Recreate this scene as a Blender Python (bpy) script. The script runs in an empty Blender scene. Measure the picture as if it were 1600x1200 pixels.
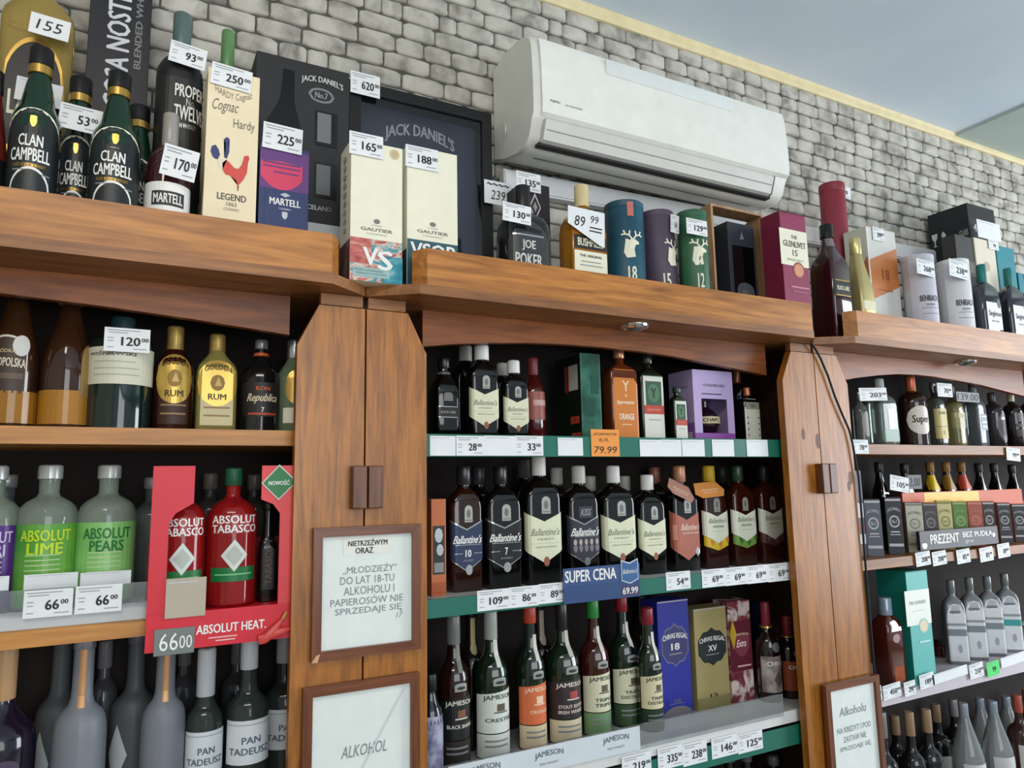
import bpy, bmesh, math, random
import numpy as np
from mathutils import Vector, Matrix
R = math.radians
SC = bpy.context.scene
COL = SC.collection

# ------------------------------------------------------------------ camera
FPX = 1125.3
PITCH, YAW, ROLL = R(7.92), R(28.065), R(-1.074)
CAMZ = 1.6
fw = Vector((math.sin(YAW)*math.cos(PITCH), math.cos(YAW)*math.cos(PITCH), math.sin(PITCH)))
rt = Vector((math.cos(YAW), -math.sin(YAW), 0))
up = rt.cross(fw)
r2 = rt*math.cos(ROLL) + up*math.sin(ROLL)
u2 = -rt*math.sin(ROLL) + up*math.cos(ROLL)
cam = bpy.data.cameras.new('camera')
cam.sensor_width = 36.0
cam.lens = FPX*36.0/1600.0
cam.clip_start = 0.05
co = bpy.data.objects.new('camera', cam)
COL.objects.link(co)
mw = Matrix((r2, u2, -fw)).transposed().to_4x4()
mw.translation = Vector((0, 0, CAMZ))
co.matrix_world = mw
SC.camera = co

# ------------------------------------------------------------------ light
SC.view_settings.view_transform = 'Standard'
SC.view_settings.look = 'None'
SC.view_settings.gamma = 1.0
SC.view_settings.use_curve_mapping = False
SC.view_settings.exposure = 0.14
world = bpy.data.worlds.new('shop_daylight')
SC.world = world
world.use_nodes = True
bg = world.node_tree.nodes['Background']
bg.inputs[0].default_value = (0.80, 0.90, 1.0, 1)
bg.inputs[1].default_value = 0.50

def area(name, loc, target, sx, sy, power, col):
    l = bpy.data.lights.new(name, 'AREA')
    l.shape = 'RECTANGLE'; l.size = sx; l.size_y = sy
    l.energy = power; l.color = col
    o = bpy.data.objects.new(name, l); COL.objects.link(o)
    o.location = loc
    d = Vector(target) - Vector(loc)
    o.rotation_euler = d.to_track_quat('-Z', 'Y').to_euler()
    return o
# shop front glazing behind the camera, a side window by the far bay, a ceiling tube lamp
area('shop_front_window', (0.6, -3.2, 2.0), (0.9, 1.8, 2.1), 3.0, 2.0, 70, (0.95, 0.98, 1.0))
area('side_window', (5.6, -0.6, 1.7), (2.2, 1.7, 1.2), 1.6, 2.2, 112, (0.90, 0.95, 1.0))
area('ceiling_lamp', (-0.4, -0.3, 3.0), (0.3, 1.6, 1.6), 1.3, 0.25, 12, (1.0, 0.90, 0.76))

# ------------------------------------------------------------------ materials
def lin(c):
    return tuple(((v/255)/12.92 if v/255 <= .04045 else ((v/255+.055)/1.055)**2.4) for v in c)
_M = {}
def mt(r, g, b, rough=.5, metal=0.0, trans=0.0, coat=0.0, alpha=1.0, spec=.5):
    k = (r, g, b, rough, metal, trans, coat, alpha, spec)
    if k in _M: return _M[k]
    m = bpy.data.materials.new('surface')
    m.use_nodes = True
    nt = m.node_tree; p = nt.nodes['Principled BSDF']
    base = lin((r, g, b))
    p.inputs['Roughness'].default_value = rough
    p.inputs['Metallic'].default_value = metal
    p.inputs['Transmission Weight'].default_value = trans
    p.inputs['Coat Weight'].default_value = coat
    p.inputs['Coat Roughness'].default_value = .05
    p.inputs['Alpha'].default_value = alpha
    p.inputs['IOR'].default_value = 1.45
    p.inputs['Specular IOR Level'].default_value = spec
    # slight print / batch variation so that no surface is perfectly flat
    tc = nt.nodes.new('ShaderNodeTexCoord'); n = nt.nodes.new('ShaderNodeTexNoise')
    n.inputs['Scale'].default_value = 22; n.inputs['Detail'].default_value = 3
    mx = nt.nodes.new('ShaderNodeMix'); mx.data_type = 'RGBA'
    mx.inputs[6].default_value = (*[v*.90 for v in base], 1)
    mx.inputs[7].default_value = (*[min(1, v*1.06) for v in base], 1)
    nt.links.new(tc.outputs['Object'], n.inputs['Vector'])
    nt.links.new(n.outputs['Fac'], mx.inputs[0])
    nt.links.new(mx.outputs[2], p.inputs['Base Color'])
    _M[k] = m
    return m

def wood(axis, dark, light, rough=.38, scale=1.0, knots=0.35):
    m = bpy.data.materials.new('varnished_pine'); m.use_nodes = True
    nt = m.node_tree; p = nt.nodes['Principled BSDF']; L = nt.links.new
    tc = nt.nodes.new('ShaderNodeTexCoord'); mp = nt.nodes.new('ShaderNodeMapping')
    s = [15*scale, 15*scale, 15*scale]; s['xyz'.index(axis)] = 1.3*scale
    mp.inputs['Scale'].default_value = s
    oi = nt.nodes.new('ShaderNodeObjectInfo'); ml = nt.nodes.new('ShaderNodeMath'); ml.operation = 'MULTIPLY'; ml.inputs[1].default_value = 37.0
    L(oi.outputs['Random'], ml.inputs[0])
    cb = nt.nodes.new('ShaderNodeCombineXYZ')
    for i in range(3): L(ml.outputs[0], cb.inputs[i])
    L(cb.outputs[0], mp.inputs['Location'])
    L(tc.outputs['Object'], mp.inputs['Vector'])
    n1 = nt.nodes.new('ShaderNodeTexNoise'); n1.inputs['Scale'].default_value = 1.1; n1.inputs['Detail'].default_value = 4; n1.inputs['Distortion'].default_value = .6
    L(mp.outputs[0], n1.inputs['Vector'])
    w = nt.nodes.new('ShaderNodeMath'); w.operation = 'MULTIPLY'; w.inputs[1].default_value = 9.0
    L(n1.outputs['Fac'], w.inputs[0])
    fr = nt.nodes.new('ShaderNodeMath'); fr.operation = 'PINGPONG'; fr.inputs[1].default_value = 1.0
    L(w.outputs[0], fr.inputs[0])
    n2 = nt.nodes.new('ShaderNodeTexNoise'); n2.inputs['Scale'].default_value = 7; n2.inputs['Detail'].default_value = 5
    L(mp.outputs[0], n2.inputs['Vector'])
    a = nt.nodes.new('ShaderNodeMath'); a.operation = 'MULTIPLY'; a.inputs[1].default_value = .32; L(fr.outputs[0], a.inputs[0])
    b = nt.nodes.new('ShaderNodeMath'); b.operation = 'MULTIPLY_ADD'; b.inputs[1].default_value = .75; L(n2.outputs['Fac'], b.inputs[0]); L(a.outputs[0], b.inputs[2])
    cr = nt.nodes.new('ShaderNodeValToRGB')
    cr.color_ramp.elements[0].position = .22; cr.color_ramp.elements[0].color = (*lin(dark), 1)
    cr.color_ramp.elements[1].position = .80; cr.color_ramp.elements[1].color = (*lin(light), 1)
    L(b.outputs[0], cr.inputs[0]); L(cr.outputs[0], p.inputs['Base Color'])
    p.inputs['Roughness'].default_value = rough
    bp = nt.nodes.new('ShaderNodeBump'); bp.inputs['Strength'].default_value = .12; bp.inputs['Distance'].default_value = .002
    L(n2.outputs['Fac'], bp.inputs['Height']); L(bp.outputs[0], p.inputs['Normal'])
    return m

def noise_mat(name, cols, scale=8, rough=.6, detail=5, bump=0.0, use_random=False, metal=0.0, stretch=(1, 1, 1), distort=0.0):
    m = bpy.data.materials.new(name); m.use_nodes = True
    nt = m.node_tree; p = nt.nodes['Principled BSDF']; L = nt.links.new
    tc = nt.nodes.new('ShaderNodeTexCoord'); n = nt.nodes.new('ShaderNodeTexNoise'); mp = nt.nodes.new('ShaderNodeMapping')
    mp.inputs['Scale'].default_value = stretch
    L(tc.outputs['Object'], mp.inputs['Vector'])
    n.noise_dimensions = '4D'
    n.inputs['Scale'].default_value = scale; n.inputs['Detail'].default_value = detail; n.inputs['Distortion'].default_value = distort
    L(mp.outputs[0], n.inputs['Vector'])
    if use_random:
        oi = nt.nodes.new('ShaderNodeObjectInfo'); ml = nt.nodes.new('ShaderNodeMath'); ml.operation = 'MULTIPLY'; ml.inputs[1].default_value = 50
        L(oi.outputs['Random'], ml.inputs[0]); L(ml.outputs[0], n.inputs['W'])
    cr = nt.nodes.new('ShaderNodeValToRGB')
    els = cr.color_ramp.elements
    while len(els) < len(cols): els.new(.5)
    for e, (pos, c) in zip(els, cols):
        e.position = pos; e.color = (*lin(c), 1)
    L(n.outputs['Fac'], cr.inputs[0]); L(cr.outputs[0], p.inputs['Base Color'])
    p.inputs['Roughness'].default_value = rough; p.inputs['Metallic'].default_value = metal
    if bump:
        bp = nt.nodes.new('ShaderNodeBump'); bp.inputs['Strength'].default_value = bump; bp.inputs['Distance'].default_value = .004
        L(n.outputs['Fac'], bp.inputs['Height']); L(bp.outputs[0], p.inputs['Normal'])
    return m

W_FASCIA = wood('x', (132, 78, 28), (192, 128, 58))
W_LIP = wood('x', (112, 70, 34), (160, 106, 58), .45)
W_DARK = wood('x', (100, 52, 20), (154, 88, 38), .42)
W_INS = wood('z', (40, 26, 18), (62, 40, 26), .6)
W_SHELF = wood('x', (148, 94, 34), (200, 138, 62))
W_POST = wood('z', (122, 72, 22), (176, 112, 42), .34, 1.5)
W_FRAME = wood('x', (84, 44, 22), (122, 70, 40), .3, 1.2)
W_FRAMEZ = wood('z', (84, 44, 22), (122, 70, 40), .3, 1.2)
W_KNOB = wood('z', (74, 38, 20), (120, 72, 42), .35)
W_BACK = mt(30, 22, 18, .8)
PAPER = mt(226, 230, 232, .6)
INK = mt(30, 30, 32, .6)
INKG = mt(130, 134, 138, .6)
BLK = mt(14, 14, 16, .35)
GOLD = mt(196, 160, 84, .3, .85)
SILV = mt(190, 192, 192, .25, .85)
WHITE = mt(232, 232, 228, .5)
CREAM = mt(232, 230, 208, .5)
G_BLACK = mt(9, 11, 10, .06, coat=.5)
G_GREEN = mt(10, 46, 30, .07, coat=.5)
G_OLIVE = mt(22, 30, 16, .07, coat=.5)
G_AMBER = mt(52, 20, 9, .06, coat=.6)
G_RED = mt(88, 18, 14, .08, coat=.5)
G_CLEAR = mt(196, 212, 196, .05, trans=.72)
G_FROST = mt(146, 152, 162, .42, trans=.35)
G_GOLDEN = mt(236, 178, 70, .02, trans=.85)
G_HONEY = mt(206, 140, 40, .05, trans=.55)
G_STRAW = mt(196, 172, 96, .06, trans=.6)
G_PALE = mt(226, 220, 150, .02, trans=.85)
CLEARP = mt(240, 246, 248, .08, trans=.92)

# ------------------------------------------------------------------ geometry helpers
def polyface(name, pts, mat, parent):
    bm = bmesh.new(); bm.faces.new([bm.verts.new(p) for p in pts]); bmesh.ops.triangulate(bm, faces=bm.faces[:])
    bm.verts.index_update(); g = [tuple(v.co) for v in bm.verts], [tuple(q.index for q in p.verts) for p in bm.faces]; bm.free()
    return mesh_obj(name, *g, mat, parent)
def ray(x, y):
    return fw + r2*((x-800)/FPX) - u2*((y-600)/FPX)
def at(x, y, Y):
    """world (X, Z) of the line of sight through a spot of the photograph where it meets depth Y"""
    d = ray(x, y); t = Y/d.y
    return d.x*t, d.z*t + CAMZ

def mesh_obj(name, verts, faces, mat, parent=None, smooth=False, loc=None):
    me = bpy.data.meshes.new(name)
    me.from_pydata([tuple(v) for v in verts], [], faces)
    me.materials.append(mat)
    if smooth:
        me.polygons.foreach_set('use_smooth', [True]*len(me.polygons))
        try: me.set_sharp_from_angle(angle=R(38))
        except Exception: pass
    me.update()
    o = bpy.data.objects.new(name, me); COL.objects.link(o)
    if parent is not None: o.parent = parent
    if loc is not None: o.location = loc
    return o

def empty(name, loc, rz=0.0):
    o = bpy.data.objects.new(name, None); COL.objects.link(o)
    o.empty_display_size = .05; o.location = loc; o.rotation_euler = (0, 0, rz)
    return o
_labels = {}
def tag(o, label, cat, group=None):
    if label in _labels: print('DUP LABEL', label)
    _labels[label] = 1
    o['label'] = label; o['category'] = cat
    if group: o['group'] = group
    return o

def boxg(x0, x1, y0, y1, z0, z1, b=0.0):
    if b <= 0:
        v = [(x0,y0,z0),(x1,y0,z0),(x1,y1,z0),(x0,y1,z0),(x0,y0,z1),(x1,y0,z1),(x1,y1,z1),(x0,y1,z1)]
        return v, [(0,3,2,1),(4,5,6,7),(0,1,5,4),(1,2,6,5),(2,3,7,6),(3,0,4,7)]
    bm = bmesh.new()
    bmesh.ops.create_cube(bm, size=1)
    for v in bm.verts:
        v.co = ((x0+x1)/2+v.co.x*(x1-x0), (y0+y1)/2+v.co.y*(y1-y0), (z0+z1)/2+v.co.z*(z1-z0))
    bmesh.ops.bevel(bm, geom=list(bm.edges), offset=b, segments=2, affect='EDGES', profile=.6)
    bm.verts.index_update()
    v = [tuple(q.co) for q in bm.verts]; f = [tuple(q.index for q in p.verts) for p in bm.faces]
    bm.free()
    return v, f

def join(*gs):
    V, F = [], []
    for v, f in gs:
        n = len(V); V += list(v); F += [tuple(i+n for i in p) for p in f]
    return V, F

def prism(poly, axis, a, b):
    """polygon extruded along an axis; poly holds the two other coordinates in xyz order"""
    n = len(poly); V = []
    for c in (a, b):
        for p in poly:
            q = list(p); q.insert('xyz'.index(axis), c); V.append(tuple(q))
    F = [tuple(range(n)), tuple(range(2*n-1, n-1, -1))]
    F += [(i, n+i, n+(i+1) % n, (i+1) % n) for i in range(n)]
    me = bmesh.new()
    vs = [me.verts.new(v) for v in V]
    for p in F: me.faces.new([vs[i] for i in p])
    bmesh.ops.recalc_face_normals(me, faces=me.faces)
    me.verts.index_update()
    out = [tuple(q.co) for q in me.verts], [tuple(q.index for q in p.verts) for p in me.faces]
    me.free()
    return out

K = 6
def ring(z, hw, hd, r):
    r = max(1e-5, min(r, hw, hd)); P = []
    for cx, cy, a0 in ((hw-r, -(hd-r), -90), (hw-r, hd-r, 0), (-(hw-r), hd-r, 90), (-(hw-r), -(hd-r), 180)):
        for k in range(K):
            a = R(a0 + 90*k/(K-1))
            P.append((cx + r*math.cos(a), cy + r*math.sin(a), z))
    return P
def loft(rings):
    """rings: (z, hw, hd, r) from bottom to top; closed at both ends"""
    V = []; F = []; n = 4*K
    for q in rings: V += ring(*q)
    for i in range(len(rings)-1):
        for k in range(n):
            a, b = i*n+k, i*n+(k+1) % n
            F.append((a, b, b+n, a+n))
    F.append(tuple(range(n-1, -1, -1)))
    F.append(tuple(range((len(rings)-1)*n, len(rings)*n)))
    return V, F

class Surf:
    """maps (u, z) on a lofted body to a spot just off its surface; u is arc length from the front centre"""
    def __init__(s, rings): s.r = rings; s.c = {}
    def tab(s, z):
        k = round(z, 4)
        if k not in s.c:
            zs = [q[0] for q in s.r]
            hw, hd, r = (float(np.interp(z, zs, [q[i] for q in s.r])) for i in (1, 2, 3))
            r = min(r, hw, hd)
            P = [(0, -hd)]
            for cx, cy, a0 in ((hw-r, -(hd-r), -90), (hw-r, hd-r, 0)):
                P += [(cx+r*math.cos(R(a0+j*6)), cy+r*math.sin(R(a0+j*6))) for j in range(16)]
            P.append((0, hd)); P = np.array(P)
            s.c[k] = (np.concatenate([[0], np.cumsum(np.hypot(*np.diff(P, axis=0).T))]), P)
        return s.c[k]
    def __call__(s, u, z, off=0.0):
        S, P = s.tab(z); a = abs(u)
        x = np.interp(a, S, P[:, 0]); y = np.interp(a, S, P[:, 1])
        e = 1e-4
        tx = np.interp(a+e, S, P[:, 0])-np.interp(max(0, a-e), S, P[:, 0]); ty = np.interp(a+e, S, P[:, 1])-np.interp(max(0, a-e), S, P[:, 1])
        l = math.hypot(tx, ty) or 1
        nx, ny = ty/l, -tx/l
        sg = 1 if u >= 0 else -1
        return (sg*(x+nx*off), y+ny*off, z)
def flat(u, z, off=0.0): return (u, -off, z)

SH = {
 'rect': lambda s: (0, 1),
 'chev': lambda s: (.27*abs(s), 1-.20*(1-abs(s))),
 'chevup': lambda s: (0, 1-.22*(1-abs(s))),
 'oval': lambda s: (.5-.5*math.sqrt(max(0, 1-s*s)), .5+.5*math.sqrt(max(0, 1-s*s))),
 'diam': lambda s: (.5*abs(s), 1-.5*abs(s)),
 'arch': lambda s: (0, .72+.28*math.sqrt(max(0, 1-s*s))),
 'dome': lambda s: (0, math.sqrt(max(0, 1-s*s))),
 'shield': lambda s: (.42*abs(s)**2.2, 1-.06*abs(s)),
 'slant': lambda s: (0, .88+.12*(s+1)/2),
 'scal': lambda s: (.07*abs(math.sin(5*s))+.25*s*s, 1-.07*abs(math.sin(5*s))-.25*s*s),
 'diag': lambda s: (.30*(s+1)/2, .70+.30*(s+1)/2),
 'tri': lambda s: (0, 1-abs(s)),
 'flag': lambda s: (max(0, .55*(1-s)/2-.05), 1),
}
def patch(f, shape, u0, w, z0, z1, off=.0006, nu=14, nz=1):
    """a label: a thin sheet following surface f"""
    V = []; F = []; fn = SH[shape]
    for i in range(nu+1):
        s = -1+2*i/nu; b, t = fn(s)
        for j in range(nz+1): V.append(f(u0+s*w/2, z0+(b+(t-b)*j/nz)*(z1-z0), off))
    m = nz+1
    for i in range(nu):
        for j in range(nz): F.append((m*i+j, m*i+m+j, m*i+m+j+1, m*i+j+1))
    return V, F

_T = {}
def glyphs(s):
    c = bpy.data.curves.new('t', 'FONT'); c.body = s; c.resolution_u = 2
    o = bpy.data.objects.new('t', c); m = bpy.data.meshes.new_from_object(o)
    v = np.empty(len(m.vertices)*3); m.vertices.foreach_get('co', v); v = v.reshape(-1, 3)[:, :2]
    f = [tuple(p.vertices) for p in m.polygons]
    bpy.data.objects.remove(o); bpy.data.curves.remove(c); bpy.data.meshes.remove(m)
    return v, f
def text_geo(s, bold):
    k = (s, bold)
    if k not in _T:
        t = s.replace('\u0179', 'Z').replace('\u017b', 'Z')      # the accented Z letters are set as Z with the mark drawn over it
        v, f = glyphs(t)
        for q, chr_ in enumerate(s):
            if chr_ in '\u0179\u017b':
                x1 = glyphs(t[:q+1])[0][:, 0].max(); x0 = x1-.46; xm = (x0+x1)/2; n = len(v)
                mark = [(xm-.09, .75), (xm+.0, .75), (xm+.15, .91), (xm+.03, .91)] if chr_ == '\u0179' else [(xm-.05, .76), (xm+.06, .76), (xm+.06, .87), (xm-.05, .87)]
                v = np.concatenate([v, np.array(mark)]); f = f+[(n, n+1, n+2, n+3)]
        if len(v) == 0: v = np.zeros((1, 2)); f = []
        if bold and len(f):           # heavier strokes: the same glyphs set three times, a hair apart
            n = len(v); d = .028
            v = np.concatenate([v+np.array(q) for q in ((-d, 0), (d, .3*d), (0, -.5*d))])
            f = f+[tuple(i+n for i in p) for p in f]+[tuple(i+2*n for i in p) for p in f]; lift = np.repeat([0, 1, 2], n)
        else: lift = np.zeros(len(v))
        lo, hi = v.min(0), v.max(0)
        _T[k] = (np.column_stack([(v-(lo+hi)/2)/np.maximum(hi-lo, 1e-6), lift[:len(v)]]), f)
    return _T[k]
def text(f, s, uc, zc, tw, th, off=.0012, bold=True, arch=0.0, vert=False, slant=0.0):
    v, fc = text_geo(s, bold)
    V = []
    for a, b, l in v:
        o_ = off+l*.00007
        if vert: V.append(f(uc-b*th, zc+a*tw, o_))
        else: V.append(f(uc+a*tw+slant*b*th, zc+b*th+arch*th*(1-4*a*a), o_))
    return V, fc

def lettering(f, u0, w, z0, z1, texts, parent, off=.0012):
    """texts: (string, du, zf, wf, hf, material, options); fractions of the label's box. A string starting with # draws a plain mark of that shape"""
    by = {}; nm = 0
    for t in texts:
        s, du, zf, wf, hf, m = t[:6]; o = t[6] if len(t) > 6 else {}
        uc, zc = u0+du*w, z0+zf*(z1-z0)
        if s[0] == '#':
            nm += 1; g = patch(f, s[1:], uc, wf*w, zc-hf*(z1-z0)/2, zc+hf*(z1-z0)/2, off-.0004+.00007*min(nm, 6), 10)
        else:
            g = text(f, s, uc, zc, hf*(z1-z0), wf*w, off, **o) if o.get('vert') else text(f, s, uc, zc, wf*w, hf*(z1-z0), off, **o)
        by.setdefault((m, s[0] == '#'), []).append(g)
    for (m, mark), gs in by.items():
        mesh_obj('emblem' if mark else 'lettering', *join(*gs), m, parent)

PROF = {
 'ball': [(0,.93),(.012,1),(.66,1),(.70,.95),(.745,.80),(.78,.52),(.80,.25),(.82,.06),(.84,0),(.985,0),(.99,-.1)],
 'whisky': [(0,.92),(.012,1),(.56,1),(.61,.95),(.66,.80),(.70,.55),(.74,.30),(.78,.12),(.83,0),(.985,0),(.99,-.1)],
 'james': [(0,.93),(.012,1),(.52,1),(.57,.97),(.61,.87),(.645,.66),(.67,.42),(.695,.22),(.73,.10),(.80,.03),(.985,0),(.99,-.1)],
 'abs': [(0,.86),(.02,1),(.60,1),(.655,.96),(.70,.84),(.735,.60),(.76,.30),(.775,.10),(.80,.0),(.985,.04),(.99,0)],
 'square': [(0,.95),(.01,1),(.60,1),(.66,.90),(.71,.66),(.75,.42),(.79,.20),(.84,.05),(.88,0),(.985,0),(.99,-.1)],
 'jager': [(0,.95),(.01,1),(.74,1),(.77,.93),(.80,.66),(.825,.30),(.84,.08),(.86,0),(.985,0),(.99,-.1)],
 'squat': [(0,.80),(.03,.96),(.08,1),(.58,1),(.66,.93),(.71,.74),(.745,.42),(.77,.15),(.79,0),(.985,0),(.99,-.1)],
 'tall': [(0,.94),(.012,1),(.50,1),(.545,.95),(.58,.80),(.61,.55),(.64,.30),(.67,.12),(.72,.02),(.985,0),(.99,-.1)],
 'flask': [(0,.9),(.02,1),(.62,1),(.69,.93),(.74,.74),(.775,.40),(.80,.10),(.82,0),(.985,0),(.99,-.1)],
 'orb': [(0,.55),(.03,.72),(.12,.92),(.24,1),(.38,.97),(.48,.82),(.56,.55),(.62,.28),(.68,.1),(.72,0),(.985,0),(.99,-.1)],
 'ost': [(0,.93),(.012,1),(.52,1),(.56,.97),(.60,.87),(.63,.66),(.65,.40),(.668,.18),(.70,.06),(.74,.02),(.985,0),(.99,-.1)],
 'clan': [(0,.92),(.012,1),(.60,1),(.63,.95),(.655,.84),(.687,.56),(.72,.42),(.80,.2),(.855,0),(.985,0),(.99,-.1)],
 'slope': [(0,.93),(.015,1),(.40,1),(.50,.93),(.58,.76),(.66,.55),(.74,.34),(.82,.16),(.88,.05),(.985,0),(.99,-.1)],
}
def view_width(X, Y, Z, wpx):
    d = Vector((X, Y, Z-CAMZ)); dep = d.dot(fw)
    h = Vector((d.x, d.y)).normalized(); g = Vector((fw.x, fw.y)).normalized()
    return wpx*dep*h.dot(g)/FPX

def bottle(label, cx, top, wpx, zb, Y, prof, glass, dr=1.0, cf=1.0, nr=.0145, cap=(.86, BLK, 1.0), collar=None,
           labels=(), cat='bottle', group=None, nm='bottle', neck=None, W=None, rz=0.0, H=None, cy=None):
    X, zt = at(cx, top, Y)
    if H is None: H = zt-zb
    if cy is not None: X = at(cx, cy, Y)[0]
    if W is None:
        s = view_width(X, Y, zb+H*.4, wpx); ph = abs(math.atan2(X, Y))
        W = s/((1-cf)*(math.cos(ph)+dr*math.sin(ph)) + cf*math.hypot(math.cos(ph), dr*math.sin(ph)))
    D = W*dr
    rings = []
    for t, f in PROF[prof]:
        hw = nr+f*(W/2-nr); hd = nr+f*(D/2-nr); fr = 1+max(0, f)*(cf-1)
        rings.append((t*H, hw, hd, fr*min(hw, hd)))
    root = empty(nm, (X, Y, zb), rz)
    tag(root, label, cat, group)
    mesh_obj('body', *loft(rings), glass, root, True)
    S = Surf(rings)
    if cap:
        t0, m, sc = cap[:3]; r = nr*1.12*sc; top_ = H*1.0
        z0 = t0*H
        cr = [(z0, r*.96, r*.96, r), (z0+.001, r, r, r), (top_-.004, r*.985, r*.985, r), (top_-.001, r*.93, r*.93, r), (top_+.0006, r*.80, r*.80, r)]
        mesh_obj('cap', *loft(cr), m, root, True)
    if collar:
        for (t0, t1, m, sc) in collar:
            z0, z1 = t0*H, t1*H
            def rad(z): return float(np.interp(z, [q[0] for q in rings], [q[1] for q in rings]))*sc
            cr = [(z0, rad(z0)*1.04, rad(z0)*1.04, 9), (z0+.0006, rad(z0)*1.08, rad(z0)*1.08, 9), ((z0+z1)/2, rad((z0+z1)/2)*1.08, rad((z0+z1)/2)*1.08, 9), (z1-.0006, rad(z1)*1.08, rad(z1)*1.08, 9), (z1, rad(z1)*1.03, rad(z1)*1.03, 9)]
            mesh_obj('collar', *loft(cr), m, root, True)
    for i, L in enumerate(labels):
        shape, u, w, z0, z1, m = L[:6]; tx = L[6] if len(L) > 6 else ()
        lb = mesh_obj('label', *patch(S, shape, u*W, w*W, z0*H, z1*H, .0005+.0003*i, 16, 5), m, root)
        if tx: lettering(S, u*W, w*W, z0*H, z1*H, tx, lb, .0011+.0003*i)
    return root

def carton(label, x0, x1, top, zb, Yf, D, mat, prints=(), side=(), cat='box', group=None, nm='gift_box', ytop=None, H=None, lid=None, b=.0012, midy=None, rz=0.0, W=None):
    """a standing carton whose front face meets depth Yf; x0, x1, top are where its front top edge shows"""
    xa, zt = at(x0, top, Yf)
    ym = midy if midy is not None else top
    xa = at(x0, ym, Yf)[0]; xb = at(x1, ym, Yf)[0]
    if H is None: H = zt-zb
    W = W or xb-xa
    if D is None: D = W
    root = empty(nm, ((xa+xb)/2, Yf, zb), rz)
    tag(root, label, cat, group)
    mesh_obj('carton', *boxg(-W/2, W/2, 0, D, 0, H, b), mat, root)
    for i, L in enumerate(prints):
        shape, u, w, z0, z1, m = L[:6]; tx = L[6] if len(L) > 6 else ()
        lb = mesh_obj('label', *patch(flat, shape, u*W, w*W, z0*H, z1*H, .0004+.0003*i), m, root)
        if tx: lettering(flat, u*W, w*W, z0*H, z1*H, tx, lb, .001+.0003*i)
    def sf(u, z, off=0.0): return (-W/2-off, -u, z)      # the side that turns to -x; u grows towards the front
    def sf2(u, z, off=0.0): return (-W/2-off, D/2-u, z)
    for i, L in enumerate(side):
        shape, u, w, z0, z1, m = L[:6]; tx = L[6] if len(L) > 6 else ()
        lb = mesh_obj('side_print', *patch(sf2, shape, u*D, w*D, z0*H, z1*H, .0004+.0003*i), m, root)
        if tx: lettering(sf2, u*D, w*D, z0*H, z1*H, tx, lb, .001+.0003*i)
    return root

def tube(label, cx, top, wpx, zb, Y, mat, labels=(), group=None, lid=None, tilt=0.0):
    X, zt = at(cx, top, Y); H = zt-zb
    W = view_width(X, Y, zb+H/2, wpx); r = W/2
    root = empty('gift_tube', (X, Y, zb)); tag(root, label, 'gift tube', group)
    root.rotation_euler = (0, tilt, 0)
    rings = [(0, r*.97, r*.97, r), (.002, r, r, r), (H-.003, r, r, r), (H, r*.97, r*.97, r)]
    mesh_obj('tube_wall', *loft(rings), mat, root, True)
    lm = lid or mat
    mesh_obj('lid', *loft([(H*.955, r*1.004, r*1.004, r), (H*.956, r*1.012, r*1.012, r), (H+.001, r*1.012, r*1.012, r), (H+.003, r*.98, r*.98, r)]), lm, root, True)
    S = Surf(rings)
    for i, L in enumerate(labels):
        shape, u, w, z0, z1, m = L[:6]; tx = L[6] if len(L) > 6 else ()
        if m is not None: lb = mesh_obj('label', *patch(S, shape, u*W, w*W, z0*H, z1*H, .0006+.0003*i), m, root)
        else: lb = root
        if tx: lettering(S, u*W, w*W, z0*H, z1*H, tx, lb, .0012+.0003*i)
    return root

def price_tag(label, x0, y0, x1, y1, Y, price='', sup='00', roll=0.0, mat=None, hand=None, lean=0.0, yaw=0.0, group='price tags', small=False, shape='rect'):
    """a card between two opposite corners as they show; hand = handwriting lines instead of the printed price"""
    xm, ym = (x0+x1)/2, (y0+y1)/2
    xa, xb = at(x0, ym, Y)[0], at(x1, ym, Y)[0]
    Xc, Zc = at(xm, ym, Y)
    zt, zb = at(xm, y0, Y)[1], at(xm, y1, Y)[1]
    w, h = xb-xa, zt-zb
    root = empty('price_tag', (Xc, Y, Zc)); tag(root, label, 'price tag', group)
    root.rotation_euler = (R(lean), R(roll), R(yaw))
    if shape == 'rect':
        mesh_obj('card', *boxg(-w/2, w/2, 0, .0008, -h/2, h/2), mat or PAPER, root)
    else:
        V, F = patch(flat, shape, 0, w, -h/2, h/2, 0); V2, F2 = patch(flat, shape, 0, w, -h/2, h/2, -.0008)
        mesh_obj('card', *join((V, F), (V2, [p[::-1] for p in F2])), mat or PAPER, root)
    f = lambda u, z, off=0.0: (u, -off, z)
    gs = []
    if hand:
        for s, du, zf, wf, hf in hand: gs.append(text(f, s, du*w, (zf-.5)*h, wf*w, hf*h, .0006, bold=False, slant=.15))
    elif price:
        n = len(price)
        gs.append(text(f, price, .08*w, -.06*h, (.135*n+.02)*w, .37*h, .0006))
        if sup: gs.append(text(f, sup, (.08+.065*n+.12)*w, .03*h, .16*w, .17*h, .0006))
    if gs: mesh_obj('lettering', *join(*gs), INK, root)
    if not hand:
        fp = []
        for (du, zf, wf) in ((-.08, .88, .72), (-.2, .78, .42), (-.36, .55, .14), (-.36, .42, .12), (-.36, .16, .14), (.28, .12, .3)):
            fp.append(patch(f, 'rect', du*w, wf*w, (zf-.5)*h, (zf-.5+.035)*h, .0005, 1))
        if not price: fp = fp[:1]
        mesh_obj('fine_print', *join(*fp), mt(150, 154, 158, .6) if price else mt(190, 194, 198, .6), root)
    return root

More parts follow.
